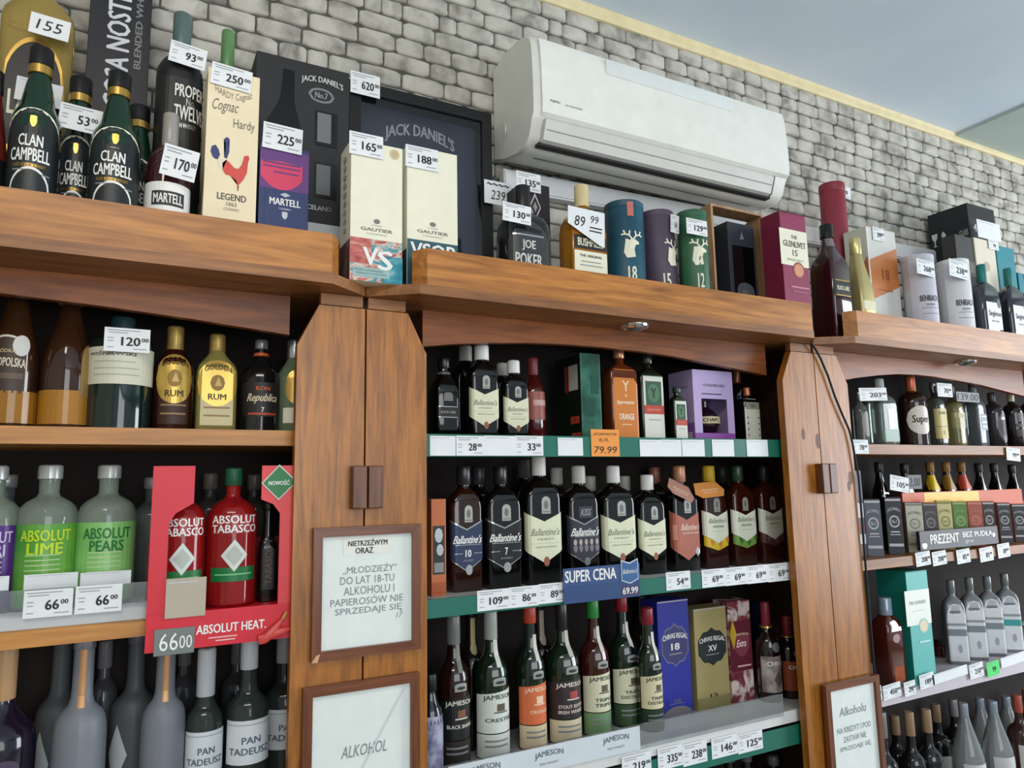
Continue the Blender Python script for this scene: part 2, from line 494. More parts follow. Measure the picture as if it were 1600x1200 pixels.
# ------------------------------------------------------------------ the room
WALL_Y = 1.80
CEIL_Z = 3.155
XL, XR, YB = -2.2, 6.4, -3.6
def struct(name, g, mat, parent=None, smooth=False):
    o = mesh_obj(name, *g, mat, parent, smooth)
    if parent is None: o['kind'] = 'structure'
    return o
M_PAINT = noise_mat('ceiling_paint', [(.3, (212, 227, 242)), (.7, (222, 235, 247))], 3, .7)
M_PAINT_SHADE = noise_mat('ceiling_shade_paint', [(.3, (172, 186, 182)), (.7, (182, 196, 192))], 3, .7)  # ceiling colour with the shade at the far end put into it
M_MORTAR = noise_mat('wall_mortar', [(.3, (66, 66, 62)), (.7, (98, 96, 90))], 30, .9)
M_STONE = noise_mat('grey_stone', [(.30, (112, 110, 102)), (.42, (160, 157, 147)), (.55, (190, 187, 176)), (.75, (206, 203, 192))], 13, .85, 6, .5, True, distort=.4)
M_TRIM = noise_mat('cream_moulding', [(.3, (216, 202, 158)), (.7, (230, 216, 172))], 20, .6)
M_FLOOR = noise_mat('floor_tile', [(.3, (120, 112, 100)), (.7, (150, 142, 128))], 6, .5)
struct('floor', boxg(XL, XR, YB, WALL_Y+.12, -.06, 0), M_FLOOR)
struct('ceiling', boxg(XL, 3.285, YB, WALL_Y+.12, CEIL_Z, CEIL_Z+.08), M_PAINT)
struct('ceiling_painted_shade', boxg(3.285, XR, YB, WALL_Y+.12, CEIL_Z-.012, CEIL_Z+.08), M_PAINT_SHADE)  # added panel carrying painted shade; the ceiling itself runs on flat
struct('wall_left', boxg(XL-.1, XL, YB, WALL_Y+.12, 0, CEIL_Z), mt(206, 200, 186, .8))
wall = struct('wall_back', boxg(XL, XR, WALL_Y, WALL_Y+.12, 0, CEIL_Z), M_MORTAR)
struct('trim_1', prism([(WALL_Y, 3.116), (WALL_Y-.010, 3.118), (WALL_Y-.014, 3.128), (WALL_Y-.014, 3.146), (WALL_Y-.02, 3.155), (WALL_Y, 3.155)], 'x', XL, XR), M_TRIM)

# stones of the wall: thirty meshes shared between all of them
rs = random.Random(5)
def stone_geo(w, h):
    pts = []
    for sx, sy, horiz in ((0, -1, 1), (1, 0, 0), (0, 1, 1), (-1, 0, 0)):
        for k in range(3):
            t = (-.36, .0, .36)[k] + rs.uniform(-.05, .05)
            if horiz: p = (t*w*(-sy), sy*h/2*(1-rs.uniform(0, .10)))
            else: p = (sx*w/2*(1-rs.uniform(0, .035)), t*h*sx)
            pts.append(p)
    n = len(pts); V = []; F = []
    for (x, z) in pts: V.append((x, 0, z))
    for (x, z) in pts: V.append((x*.99, -rs.uniform(.004, .006), z*.97))
    for (x, z) in pts: V.append((x*.93, -rs.uniform(.006, .0095), z*.84))
    V.append((rs.uniform(-.1, .1)*w, -rs.uniform(.007, .011), rs.uniform(-.08, .08)*h))
    for i in range(n):
        j = (i+1) % n
        F += [(i, j, n+j, n+i), (n+i, n+j, 2*n+j, 2*n+i), (2*n+i, 2*n+j, 3*n)]
    return V, F
POOL = []
for i in range(30):
    w = (.088, .100, .112, .122, .132)[i % 5]
    V, F = stone_geo(w-.0022, .0525-.0022)
    me = bpy.data.meshes.new('stone'); me.from_pydata(V, [], F); me.materials.append(M_STONE)
    me.polygons.foreach_set('use_smooth', [True]*len(me.polygons)); me.update()
    POOL.append((w, me))
places = []
z = 3.118-.026; row = 0
while z > 2.03:
    x = -.75+rs.uniform(0, .05)
    while x < 5.6:
        w, me = POOL[rs.randrange(30)]
        if rs.random() < .12:
            s = .55
        else: s = rs.uniform(.94, 1.06)
        places.append((x+w*s/2, z, s, me)); x += w*s
    z -= .0525; row += 1
def low(x):                       # nothing of the wall shows lower than this
    return 2.26 + max(0, (x-1.2))*.11
seen = [p for p in places if p[1] > low(p[0]) and -.25 < p[0] < 4.3 and not (.95 < p[0] < 1.83 and 2.52 < p[1] < 2.80)]
seen.sort(key=lambda p: p[0]**2+WALL_Y**2)
single = set(id(p) for p in seen[:296])
restV, restF = [], []
for p in places:
    x, z, s, me = p
    if id(p) in single:
        o = bpy.data.objects.new('stone', me); COL.objects.link(o); o.parent = wall
        o.location = (x, WALL_Y, z); o.scale = (s, 1, 1)
        if rs.random() < .5: o.scale = (-s, 1, 1)
    elif z > 2.2 and x > -.5:
        n = len(restV)
        restV += [(x+v.co.x*s, WALL_Y+v.co.y, z+v.co.z) for v in me.vertices]
        restF += [tuple(i+n for i in q.vertices) for q in me.polygons]
o = mesh_obj('stone_facing', restV, restF, noise_mat('grey_stone_far', [(.30, (112, 110, 102)), (.42, (160, 157, 147)), (.55, (190, 187, 176)), (.75, (206, 203, 192))], 13, .85, 6, .5, False, distort=.4), wall, True)
o['kind'] = 'stuff'

# ------------------------------------------------------------------ shelving bays
F_Y, P_Y, S_Y, V_Y = 1.40, 1.47, 1.51, 1.535
BOT, TOP, FAS = 2.004, 2.026, 2.107
Z1L, Z2L, Z3L = 1.717, 1.392, .97
Z1M, Z2M, Z3M = 1.700, 1.350, .962
Z1R, Z2R, Z3R, Z4R = 1.706, 1.345, .945, .50
bays = [
 ('tall pine shelving bay with a plain board fascia, topped by green whisky bottles', -1.05, .433, -1.05, .343, .345, [(-.9, 1.915), (-.6, 1.94), (-.35, 1.955), (-.217, 1.956), (-.067, 1.949), (.099, 1.938), (.288, 1.921)], -1.0, .418),
 ('pine shelving bay with an arched valance and green price rails', .433, 1.823, .547, 1.744, (.53, 1.745), [(.587, 1.918), (.66, 1.929), (.75, 1.939), (.869, 1.948), (.98, 1.952), (1.088, 1.953), (1.214, 1.951), (1.33, 1.945), (1.428, 1.936), (1.56, 1.924), (1.689, 1.911)], .450, 1.805),
 ('pine shelving bay beside the cable, with white tubes on its top board', 1.823, 4.0, 1.944, 3.9, 1.925, [(1.985, 1.905), (2.1, 1.925), (2.223, 1.941), (2.32, 1.950), (2.418, 1.953), (2.53, 1.952), (2.626, 1.947), (2.805, 1.936), (2.992, 1.916), (3.10, 1.905)], 1.837, 3.9),
]
for i, (lab, bx0, bx1, fx0, fx1, ends, val, sx0, sx1) in enumerate(bays):
    root = empty('shelving_bay', ((bx0+bx1)/2, 1.65, 0)); tag(root, lab, 'shelving', 'pine shelving bays'); off = root.location.copy()
    def P(name, g, m):
        V = [(v[0]-off.x, v[1]-off.y, v[2]) for v in g[0]]
        return mesh_obj(name, V, g[1], m, root)
    if i == 0: poly = [(bx0, F_Y), (.345, F_Y), (bx1-.001, P_Y), (bx1-.001, 1.775), (bx0, 1.775)]
    elif i == 1: poly = [(bx0+.001, P_Y), (.53, F_Y), (1.745, F_Y), (bx1-.001, P_Y), (bx1-.001, 1.775), (bx0+.001, 1.775)]
    else: poly = [(bx0+.001, P_Y), (1.925, F_Y), (bx1, F_Y), (bx1, 1.775), (bx0+.001, 1.775)]
    P('top_board', prism(poly, 'z', BOT, TOP), W_LIP)
    e0 = .022 if i else 0; e1 = .022 if i < 2 else 0
    P('fascia', prism([(fx0, F_Y+.002), (fx1, F_Y+.002), (fx1+e1, F_Y+.036), (fx0-e0, F_Y+.036)], 'z', TOP, FAS), W_FASCIA)
    pl = val + [(val[-1][0], BOT), (val[0][0], BOT)]
    P('valance', prism(pl, 'y', V_Y, V_Y+.02), W_DARK)
    P('back_panel', boxg(sx0, sx1, 1.776, 1.784, 0.1, BOT), W_BACK)
    P('side_panel', boxg(sx0-.014, sx0, S_Y-.012, 1.776, 0, BOT-.001), W_INS)
    P('side_panel', boxg(sx1, sx1+.014, S_Y-.012, 1.776, 0, BOT-.001), W_INS)
    P('plinth', boxg(sx0, sx1, S_Y+.02, S_Y+.04, 0, .1), W_DARK)

# pilasters that close the gap between two bays: a pair of boards with wooden pulls
def pilaster(label, xa, xc, xb):
    root = empty('pilaster', (xc, P_Y, 0)); tag(root, label, 'pilaster', 'board pilasters between the bays')
    for a, b, sg in ((xa, xc-.002, -1), (xc+.002, xb, 1)):
        out, inn = (a, b) if sg < 0 else (b, a)
        ch = .043*sg
        poly = [(out-xc, .02), (inn-xc, .02), (inn-xc, 1.976), (out-ch-xc, 1.976), (out-xc, 1.888)]
        g = prism(poly, 'y', 0, .022)
        mesh_obj('board', *g, W_POST, root)
        mesh_obj('cap_block', *boxg(min(inn, out-ch)-xc+.004, max(inn, out-ch)-xc-.004, .004, .022, 1.979, 2.003), W_LIP, root)
        hx0, hx1 = (-.031, -.0015) if sg < 0 else (.0015, .033)
        pull = mesh_obj('handle', *boxg(hx0, hx1, -.026, 0, 1.556, 1.643, .003), W_KNOB, root)
    return root
pilaster('pale pine double-board pilaster carrying two framed notices', .292, .434, .571)
p2 = pilaster('knotty pine double-board pilaster with a black cable down its edge', 1.681, 1.821, 1.966)
W_KNOT = noise_mat('pine_knot', [(.3, (70, 38, 18)), (.7, (110, 62, 28))], 40, .5)
for kx, kz, kw, kh in ((1.752, 1.73, .016, .032), (1.812, 1.71, .018, .045), (1.945, 1.60, .02, .04), (1.935, 1.575, .014, .03)):
    f = lambda u, z, off=0.0: (u-1.821, -off, z)
    mesh_obj('knot', *patch(f, 'oval', kx, kw, kz-kh/2, kz+kh/2, .0004), W_KNOT, p2)
f0 = lambda u, z, off=0.0: (u-.434, -off, z)

# shelves
M_RAIL = mt(24, 106, 88, .35, coat=.3)
M_EDGE = mt(188, 190, 190, .4)
def shelf(label, x0, x1, zt, th, mat, rail=None, lip=None, edge=None, front=S_Y, tray=False):
    root = empty('shelf', ((x0+x1)/2, front, zt)); tag(root, label, 'shelf', 'shelves of the bays')
    hw = (x1-x0)/2
    mesh_obj('board', *boxg(-hw, hw, .002, 1.772-front, -th, 0), mat, root)
    if rail: mesh_obj('price_rail', *boxg(-hw, hw, -.006, .001, rail[0]-zt, rail[1]-zt, .001), rail[2] if len(rail) > 2 else M_RAIL, root)
    if edge: mesh_obj('edge_strip', *boxg(-hw, hw, -.003, .0015, edge[0]-zt, edge[1]-zt, .001), edge[2] if len(edge) > 2 else M_EDGE, root)
    if lip: mesh_obj('clear_lip', *boxg(lip[2]-(x0+x1)/2, lip[3]-(x0+x1)/2, -.008, -.004, lip[0]-zt, lip[1]-zt), CLEARP, root)
    if tray:
        c = (x0+x1)/2
        mesh_obj('tray_base', *boxg(-.95-c, .045-c, .002, .24, 0, .019), M_EDGE, root)
        mesh_obj('tray_edge', *boxg(-.95-c, .045-c, -.003, .0015, 0, .030, .001), M_EDGE, root)
        mesh_obj('clear_lip', *boxg(-.95-c, .058-c, -.008, -.004, .026, .066), CLEARP, root)
    return root
shelf('pine shelf under the round gold-label rum bottles', -.985, .416, Z1L, .031, W_SHELF)
shelf('pine shelf with a clear plastic tray lip under the green vodka bottles', -.985, .416, 1.371, .031, W_SHELF, tray=True)
shelf('pine shelf at the bottom of the frame under the frosted bottles', -.985, .416, Z3L, .031, W_SHELF)
shelf('shelf with a dark green price rail under the purple gift box', .453, 1.803, Z1M, .022, W_DARK, rail=(1.664, 1.715))
shelf('shelf with a green price rail under the chevron-label bottles', .453, 1.803, Z2M, .022, M_EDGE, rail=(1.316, 1.356))
shelf('white-edged shelf with a clear tray under the tall Irish whiskey bottles', .453, 1.803, Z3M, .022, M_EDGE, rail=(.872, .923), edge=(.930, .962, mt(214, 216, 214, .35)), lip=(.955, 1.012, .62, 1.63))
shelf('plain pine shelf under the bottle with the oval white label', 1.840, 3.88, Z1R, .032, W_LIP)
shelf('plain shelf under the row of small patterned cartons', 1.840, 3.88, Z2R, .030, W_LIP)
shelf('pale shelf edged in white under the silver bottles', 1.840, 3.88, Z3R, .036, mt(196, 188, 196, .4))
shelf('shelf below the frame under the crowded long-necked bottles', 1.840, 3.88, Z4R, .03, W_LIP)

# recessed spotlights under the top boards
def spot(label, x, y):
    root = empty('spotlight', (x, y, BOT)); tag(root, label, 'spotlight', 'recessed spotlights')
    mesh_obj('chrome_ring', *loft([(-.006, .022, .022, 9), (-.010, .026, .026, 9), (-.007, .035, .035, 9), (-.001, .038, .038, 9), (0, .038, .038, 9)]), mt(200, 200, 200, .15, .95), root, True)
    mesh_obj('lens', *loft([(-.016, .010, .010, 9), (-.014, .017, .017, 9), (-.008, .022, .022, 9), (-.005, .022, .022, 9)]), mt(120, 122, 124, .1, .6), root, True)
spot('small chrome spotlight recessed under the board above the orange bottle', 1.15, 1.472)
spot('small chrome spotlight recessed under the board above the oval-label bottle', 2.625, 1.480)

# ------------------------------------------------------------------ air conditioner and duct
AC0, AC1 = .906, 1.862
M_AC = mt(226, 228, 220, .35)
M_AC2 = mt(206, 206, 200, .4)
root = empty('air_conditioner', ((AC0+AC1)/2, WALL_Y-.016, 2.5)); tag(root, 'white wall-mounted air conditioner on the stone wall', 'air conditioner')
oy, oz, ox = root.location.y, root.location.z, root.location.x
def acp(name, g, m, smooth=True, parent=root):
    return mesh_obj(name, [(v[0]-ox, v[1]-oy, v[2]-oz) for v in g[0]], g[1], m, parent, smooth)
prof = [(1.784, 2.825), (1.70, 2.838), (1.625, 2.832), (1.585, 2.820), (1.560, 2.800), (1.551, 2.775), (1.546, 2.70), (1.544, 2.60), (1.546, 2.575), (1.556, 2.562), (1.572, 2.520), (1.600, 2.500), (1.64, 2.498), (1.72, 2.515), (1.784, 2.540)]
acp('casing', prism(prof, 'x', AC0+.012, AC1-.012), M_AC)
def shrink(k): 
    cy_, cz_ = 1.68, 2.66
    return [(cy_+(a-cy_)*k, cz_+(b-cz_)*k) for a, b in prof]
for s0, s1 in ((AC0, AC0+.012), (AC1, AC1-.012)):
    n = len(prof); A = shrink(.975); V = [(s0, a, b) for a, b in A]+[(s1, a, b) for a, b in prof]
    F = [tuple(range(n))]+[(i, (i+1) % n, n+(i+1) % n, n+i) for i in range(n)]
    acp('end_cap', (V, F), M_AC)
acp('front_panel', prism([(1.5475, 2.795), (1.541, 2.77), (1.536, 2.70), (1.534, 2.60), (1.537, 2.578), (1.549, 2.570)], 'x', AC0+.02, AC1-.006), mt(230, 232, 225, .3))
acp('louver', prism([(1.545, 2.566), (1.538, 2.560), (1.556, 2.510), (1.568, 2.506), (1.575, 2.512)], 'x', AC0+.032, AC1-.075), M_AC2)
acp('louver_slot', boxg(AC0+.026, AC1-.066, 1.568, 1.59, 2.4995, 2.5075), mt(40, 40, 40, .6))
acp('louver_slot', boxg(AC0+.05, AC1-.08, 1.640, 1.643, 2.4965, 2.499), mt(80, 80, 80, .6))
acp('louver_rib', boxg(AC0+.04, AC1-.08, 1.5435, 1.5515, 2.534, 2.5365), mt(186, 186, 182, .4))
acp('end_seam', prism([(1.545, 2.567), (1.5365, 2.561), (1.5545, 2.509), (1.568, 2.505), (1.575, 2.512)], 'x', AC1-.074, AC1-.071), mt(110, 110, 106, .5))
fac = lambda u, z, off=0.0: (u-ox, 1.5332-off-oy, z-oz)
mesh_obj('lettering', *text(fac, 'FUJITSU', .965, 2.612, .030, .0075, .0008), mt(96, 100, 104), root)
mesh_obj('fine_print', *text(fac, 'AIR CONDITIONER', 1.025, 2.6105, .055, .004, .0008), mt(130, 134, 136), root)
for k in range(1): acp('top_grille', boxg(1.14, 1.62, 1.5365, 1.55, 2.742, 2.788, .002), mt(220, 226, 224, .3))
mesh_obj('cable_clip', *prism([(.905-ox, 2.60-oz), (.899-ox, 2.62-oz), (.899-ox, 2.575-oz)], 'y', 1.70-oy, 1.703-oy), M_AC2, root)
du = empty('cable_duct', (2.0, WALL_Y-.016, 2.474)); du.rotation_euler = (0, R(-1.15), 0); tag(du, 'long white plastic cable duct running along the stone wall', 'cable duct')
mesh_obj('channel', *boxg(.921-2, 3.3-2, -.03, 0, -.01, .055, .002), mt(216, 218, 218, .4), du)
mesh_obj('cover', *boxg(.925-2, 3.3-2, -.034, -.031, -.004, .049, .001), mt(222, 224, 224, .35), du)

# cable hanging along the knotty pilaster
def tubemesh(pts, r, k=8):
    V = []; F = []
    P_ = [Vector(p) for p in pts]
    for i, p in enumerate(P_):
        d = (P_[min(i+1, len(P_)-1)]-P_[max(i-1, 0)]).normalized()
        a = d.cross(Vector((0, 1, 0))); a = a.normalized() if a.length > 1e-4 else Vector((1, 0, 0)); b = d.cross(a)
        for j in range(k): V.append(p+a*r*math.cos(j*2*math.pi/k)+b*r*math.sin(j*2*math.pi/k))
    for i in range(len(P_)-1):
        for j in range(k): F.append((i*k+j, i*k+(j+1) % k, (i+1)*k+(j+1) % k, (i+1)*k+j))
    F += [tuple(range(k-1, -1, -1)), tuple(range((len(P_)-1)*k, len(P_)*k))]
    return V, F
pts = []
for x, y in ((1266, 535), (1274, 545), (1283, 562), (1294, 588), (1304, 618), (1315, 645), (1327, 672), (1332, 692)):
    X, Z = at(x, y, 1.462); pts.append((X, 1.462, Z))
pts += [(1.9715, 1.462, 1.60), (1.9715, 1.464, 1.3), (1.9715, 1.464, .9)]
tag(mesh_obj('cable', *tubemesh(pts, .0032), mt(18, 17, 18, .4), None, True), 'thin black electric cable hanging over the knotty pilaster', 'cable')

# framed notices
def notice(label, x0, x1, z1, z0, Y, lines, bw=.018, strip=None, extra=None):
    xc, zc = (x0+x1)/2, (z0+z1)/2; w, h = x1-x0, z1-z0
    root = empty('framed_notice', (xc, Y, zc)); tag(root, label, 'framed notice', 'framed shop notices')
    hw, hh = w/2, h/2
    mesh_obj('frame_bar', *prism([(-hw, hh), (hw, hh), (hw-bw, hh-bw), (-hw+bw, hh-bw)], 'y', -.006, .009), W_FRAME, root)
    mesh_obj('frame_bar', *prism([(-hw, -hh), (hw, -hh), (hw-bw, -hh+bw), (-hw+bw, -hh+bw)], 'y', -.006, .009), W_FRAME, root)
    mesh_obj('frame_bar', *prism([(-hw, hh), (-hw+bw, hh-bw), (-hw+bw, -hh+bw), (-hw, -hh)], 'y', -.006, .009), W_FRAMEZ, root)
    mesh_obj('frame_bar', *prism([(hw, hh), (hw-bw, hh-bw), (hw-bw, -hh+bw), (hw, -hh)], 'y', -.006, .009), W_FRAMEZ, root)
    pw, ph = w-2*bw, h-2*bw
    paper = mesh_obj('paper', *boxg(-pw/2, pw/2, .003, .009, -ph/2, ph/2), mt(222, 230, 226, .55), root)
    fn = lambda u, z, off=0.0: (u, .003-off, z)
    if strip:
        st = mesh_obj('pasted_strip', *patch(fn, 'rect', strip[0]*pw, strip[1]*pw, strip[2]*ph, strip[3]*ph, .0005, 1), mt(226, 228, 220, .6), root)
        gs = [text(fn, s, u*pw, zz*ph, tw*pw, th*ph, .0009, True) for s, u, zz, tw, th in strip[4]]
        mesh_obj('lettering', *join(*gs), mt(40, 40, 44), st)
    gs = [text(fn, s, u*pw, zz*ph, tw*pw, th*ph, .0007, bold, slant=sl) for s, u, zz, tw, th, bold, sl in lines]
    mesh_obj('lettering', *join(*gs), mt(126, 136, 136, .6), paper)
    if extra: extra(root, fn, pw, ph)
    return root
def chip(root, fn, pw, ph):
    mesh_obj('chipped_corner', *prism([(-.112, -.127), (-.100, -.127), (-.096, -.112), (-.103, -.114)], 'y', -.0075, .0), mt(206, 160, 118, .6), root)
notice('brown-framed notice with six lines, upper one on the pale pilaster', .329, .552, 1.521, 1.268, 1.46,
  [('„MŁODZIEŻY”', .03, .19, .60, .085, False, 0), ('DO LAT 18-TU', .0, .095, .60, .07, False, 0), ('ALKOHOLU I', .02, 0, .56, .075, False, 0), ('PAPIEROSÓW NIE', .0, -.088, .80, .08, False, 0), ('SPRZEDAJE SIĘ', .02, -.185, .74, .075, False, 0), ('17', .36, -.255, .06, .05, False, .3)],
  strip=(-.0, .54, .32, .485, [('NIETRZEŹWYM', .0, .435, .44, .065), ('ORAZ', -.04, .36, .2, .055)]), extra=chip)
def crease(root, fn, pw, ph):
    mesh_obj('crease', *prism([(.085, .118), (.089, .118), (-.06, -.12), (-.064, -.12)], 'y', .0015, .003), mt(206, 214, 212, .4), root)
notice('brown-framed notice with a diagonal crease, lower one on the pale pilaster', .315, .549, 1.222, .93, 1.46,
  [('ALKOHOL', .03, .06, .46, .085, False, .15), ('SZKODZI ZDROWIU', .0, -.20, .78, .07, False, 0)], extra=crease)
def bar(root, fn, pw, ph):
    mesh_obj('dark_strip', *patch(fn, 'rect', -.01, pw*.55, -.125*1, -.108, .0006, 1), mt(120, 120, 116), root)
notice('narrow brown-framed notice on the knotty pilaster by the cable', 1.738, 1.967, 1.030, .74, 1.452,
  [('Alkoholu', .0, .25, .58, .09, False, .15), ('NA KREDYT I POD', .0, .06, .74, .06, False, 0), ('ZASTAW NIE', .0, -.04, .5, .06, False, 0), ('SPRZEDAJE SIĘ', .0, -.14, .68, .06, False, 0)], extra=bar)

# ================================================================== products
# ---- top boards -----------------------------------------------------
NAVY = mt(38, 52, 98, .45); TEAL = mt(22, 92, 104, .4)
clanlab = mt(26, 34, 36, .4)
def clan(label, cx, top, w, Y, H=None, **k):
    return bottle(label, cx, top, w, TOP, Y, 'clan', G_GREEN, nr=.017, cap=(.905, BLK, 1.06), collar=[(.862, .905, GOLD, 1.08)],
      labels=[('arch', 0, 1.32, .08, .662, CREAM), ('arch', 0, 1.30, .08, .648, clanlab, [('CLAN', -.02, .735, .36, .10, WHITE), ('CAMPBELL', -.02, .615, .60, .11, WHITE), ('AGED SCOTCH WHISKY', -.02, .525, .48, .03, GOLD), ('#shield', 0, .90, .10, .10, GOLD), ('#rect', -.12, .485, .3, .011, INKG), ('#rect', .1, .46, .4, .011, INKG)]),
              ('dome', 0, .84, .24, .372, WHITE), ('dome', 0, .76, .24, .360, clanlab)], nm='whisky_bottle', group='green glass bottles with black labels and gold rings', H=H, **k)
bottle('dark red bottle cut by the frame edge beside the green black-label bottle', -8, 112, 66, TOP, 1.50, 'slope', mt(96, 26, 22, .1, coat=.5), nr=.014, labels=[('rect', .1, 1.2, .22, .48, BLK), ('rect', .1, 1.2, .02, .14, mt(150, 70, 26))], nm='liqueur_bottle')
bottle('big gold whisky bottle with black arched label and handwritten 155 card', 72, -78, 124, TOP, 1.67, 'jager', G_STRAW, dr=.62, cf=.4, nr=.02, cap=(.90, BLK, 1.2),
  labels=[('arch', 0, .86, .10, .685, GOLD), ('arch', 0, .80, .11, .67, mt(24, 24, 26, .4), [('LABEL', 0, .66, .78, .13, CREAM), ('#oval', 0, .92, .14, .09, SILV), ('#rect', 0, .42, .7, .03, GOLD)])], nm='whisky_bottle')
clan('green bottle with black label beside the dark red bottle', 66, 78, 84, 1.50)
clan('small green bottle with black label under the 53 price tag', 128, 124, 58, 1.575)
clan('green bottle with black label in front of the tall black box', 188, 116, 82, 1.49)
clan('green bottle with only shoulder and cap showing beside the tall black box', 219, 168, 62, 1.60)
CH_ = .74; cz = lambda y: (at(182, y, 1.665)[1]-TOP)/CH_
carton('tall black whisky box with white lettering running up its side', 131, 230, -70, TOP, 1.665, .085, mt(18, 19, 24, .45), H=CH_, midy=150,
  prints=[('rect', -.02, .9, .05, .97, mt(20, 22, 32, .45), [('COSA NOSTRA', .0, (cz(174)+cz(-52))/2, .42, cz(-52)-cz(174), mt(206, 208, 212, .5), {'vert': True}), ('BLENDED WHISKY', .36, (cz(100)+cz(-60))/2, .13, cz(-60)-cz(100), mt(120, 122, 120), {'vert': True})])], nm='gift_box')
bottle('black matte whiskey bottle with white lettering and pale paper seal on its neck', 286, 24, 76, TOP, 1.60, 'jager', mt(16, 17, 17, .35), dr=.9, cf=.8, nr=.0165, cap=(.80, mt(84, 104, 100, .3), 1.0),
  labels=[('rect', 0, 1.2, .04, .72, mt(24, 25, 25, .4), [('PROPER', .19, .93, .56, .07, WHITE), ('No.', .19, .872, .16, .045, SILV), ('TWELVE', .19, .81, .56, .08, WHITE), ('IRISH WHISKEY', .12, .74, .36, .025, SILV)]), ('rect', -.14, .09, .80, .99, mt(206, 216, 210))], nm='whiskey_bottle')
bottle('cognac bottle with white band label under the 170 price tag', 268, 180, 72, TOP, 1.50, 'squat', mt(58, 22, 28, .08, coat=.5), nr=.0135, cap=(.66, mt(150, 146, 140, .25), 1.0),
  labels=[('rect', 0, 1.5, .20, .505, WHITE, [('#rect', 0, .66, .50, .30, mt(46, 48, 52)), ('MARTELL', 0, .66, .44, .2, WHITE)]), ('rect', 0, .3, .76, .97, mt(150, 140, 136))], nm='cognac_bottle')
bottle('green-necked bottle standing behind the cream rooster box', 357, 50, 66, TOP, 1.70, 'tall', mt(70, 120, 70, .1, trans=.3), nr=.0135, cap=(.80, mt(96, 140, 88, .3), 1.0), nm='wine_bottle')
ro = carton('cream cognac box with blue and red rooster and handwriting', 326, 407, 103, TOP, 1.475, None, mt(224, 208, 172, .5),
  prints=[('rect', 0, .99, 0, .992, mt(232, 218, 184, .5), [('Cognac', -.16, .815, .50, .075, mt(110, 104, 96), {'bold': False, 'slant': .2}), ('Hardy', .22, .735, .42, .06, mt(110, 104, 96), {'bold': False}), ('HARDY Cognac', .0, .90, .72, .045, mt(120, 112, 100), {'bold': False, 'arch': -.6}), ('LEGEND', .03, .365, .56, .034, mt(84, 82, 78)), ('1863', .03, .33, .2, .02, mt(150, 140, 124)), ('COGNAC', .03, .305, .3, .014, mt(160, 150, 130))])], side=[('rect', 0, .9, .1, .5, mt(214, 200, 168), [('HARDY', 0, .5, .3, .5, mt(190, 170, 130), {'vert': True})])])
def rooster(root, W, H):
    f = lambda u, z, off=0.0: (u, -off, z)
    def blob(pts, m, nm):
        polyface(nm, [f(u*W, (z+.135)*H, .0011) for u, z in pts], m, root)
    red = mt(206, 74, 66, .5); blu = mt(44, 58, 110, .5); pal = mt(222, 212, 190, .5)
    blob([(-.36, .415), (-.40, .44), (-.38, .465), (-.31, .475), (-.25, .455), (-.22, .43), (-.26, .405), (-.31, .405)], blu, 'tail_feathers')
    blob([(-.14, .42), (-.09, .415), (-.05, .45), (-.07, .50), (-.05, .515), (-.10, .525), (-.16, .51), (-.12, .49), (-.12, .46)], blu, 'neck_feathers')
    blob([(-.26, .41), (-.14, .41), (-.09, .405), (-.16, .36), (-.24, .37)], pal, 'breast')
    blob([(-.16, .355), (-.17, .39), (-.10, .41), (-.02, .395), (.06, .375), (.14, .375), (.20, .40), (.24, .445), (.32, .45), (.34, .435), (.30, .40), (.30, .36), (.24, .325), (.14, .29), (.10, .315), (-.02, .335), (-.10, .335)], red, 'red_rooster')
    blob([(.12, .29), (.16, .29), (.15, .265), (.13, .265)], mt(120, 90, 60), 'foot')
xa = at(326, 103, 1.475)[0]; xb = at(407, 103, 1.475)[0]; Hh = at(326, 103, 1.475)[1]-TOP
rooster(ro, xb-xa, Hh)
mb = carton('navy cognac box with magenta bands and white lettering', 407, 484, 222, TOP, 1.475, None, NAVY,
  prints=[('rect', 0, .985, .66, .97, mt(96, 54, 120, .45)), ('shield', -.06, .84, .66, .88, mt(206, 60, 96, .45), [('#rect', .0, .92, .9, .06, mt(96, 54, 120)), ('#rect', .0, .78, .9, .05, mt(96, 54, 120)), ('#rect', .1, .60, .6, .05, mt(96, 54, 120))]), ('rect', .02, .8, .22, .655, NAVY, [('MARTELL', 0, .80, .78, .12, WHITE), ('COGNAC', 0, .68, .3, .035, SILV), ('#shield', 0, .57, .14, .13, SILV), ('VSOP', 0, .24, 1.05, .24, WHITE), ('#diam', 0, .93, .26, .08, SILV)])])
# black gift box with bottle cut-out
JX0, JY = at(400, 100, 1.62)[0], 1.62
gb = carton('black gift box with bottle-shaped cut-out and two square windows', 400, 546, 78, TOP, 1.62, .12, mt(34, 35, 38, .6), midy=120)
GW = at(546, 120, 1.62)[0]-at(400, 120, 1.62)[0]; GH = at(400, 78, 1.62)[1]-TOP
ff = lambda u, z, off=0.0: (u, -off, z)
sil = [(-.22, .95), (-.10, .95), (-.10, .83), (-.085, .79), (-.02, .70), (-.0, .66), (-.0, .30), (-.42, .30), (-.42, .66), (-.40, .70), (-.28, .79), (-.245, .83)]
mesh_obj('cut_out', [ff(u*GW, z*GH, .0006) for u, z in sil], [tuple(range(len(sil)))[::-1]], mt(5, 5, 6, .25), gb)
lettering(ff, -.21*GW, .40*GW, .58*GH, .66*GH, [("JACK DANIEL'S", 0, .5, .9, .5, mt(150, 150, 150), {'arch': .4})], gb, .0012)
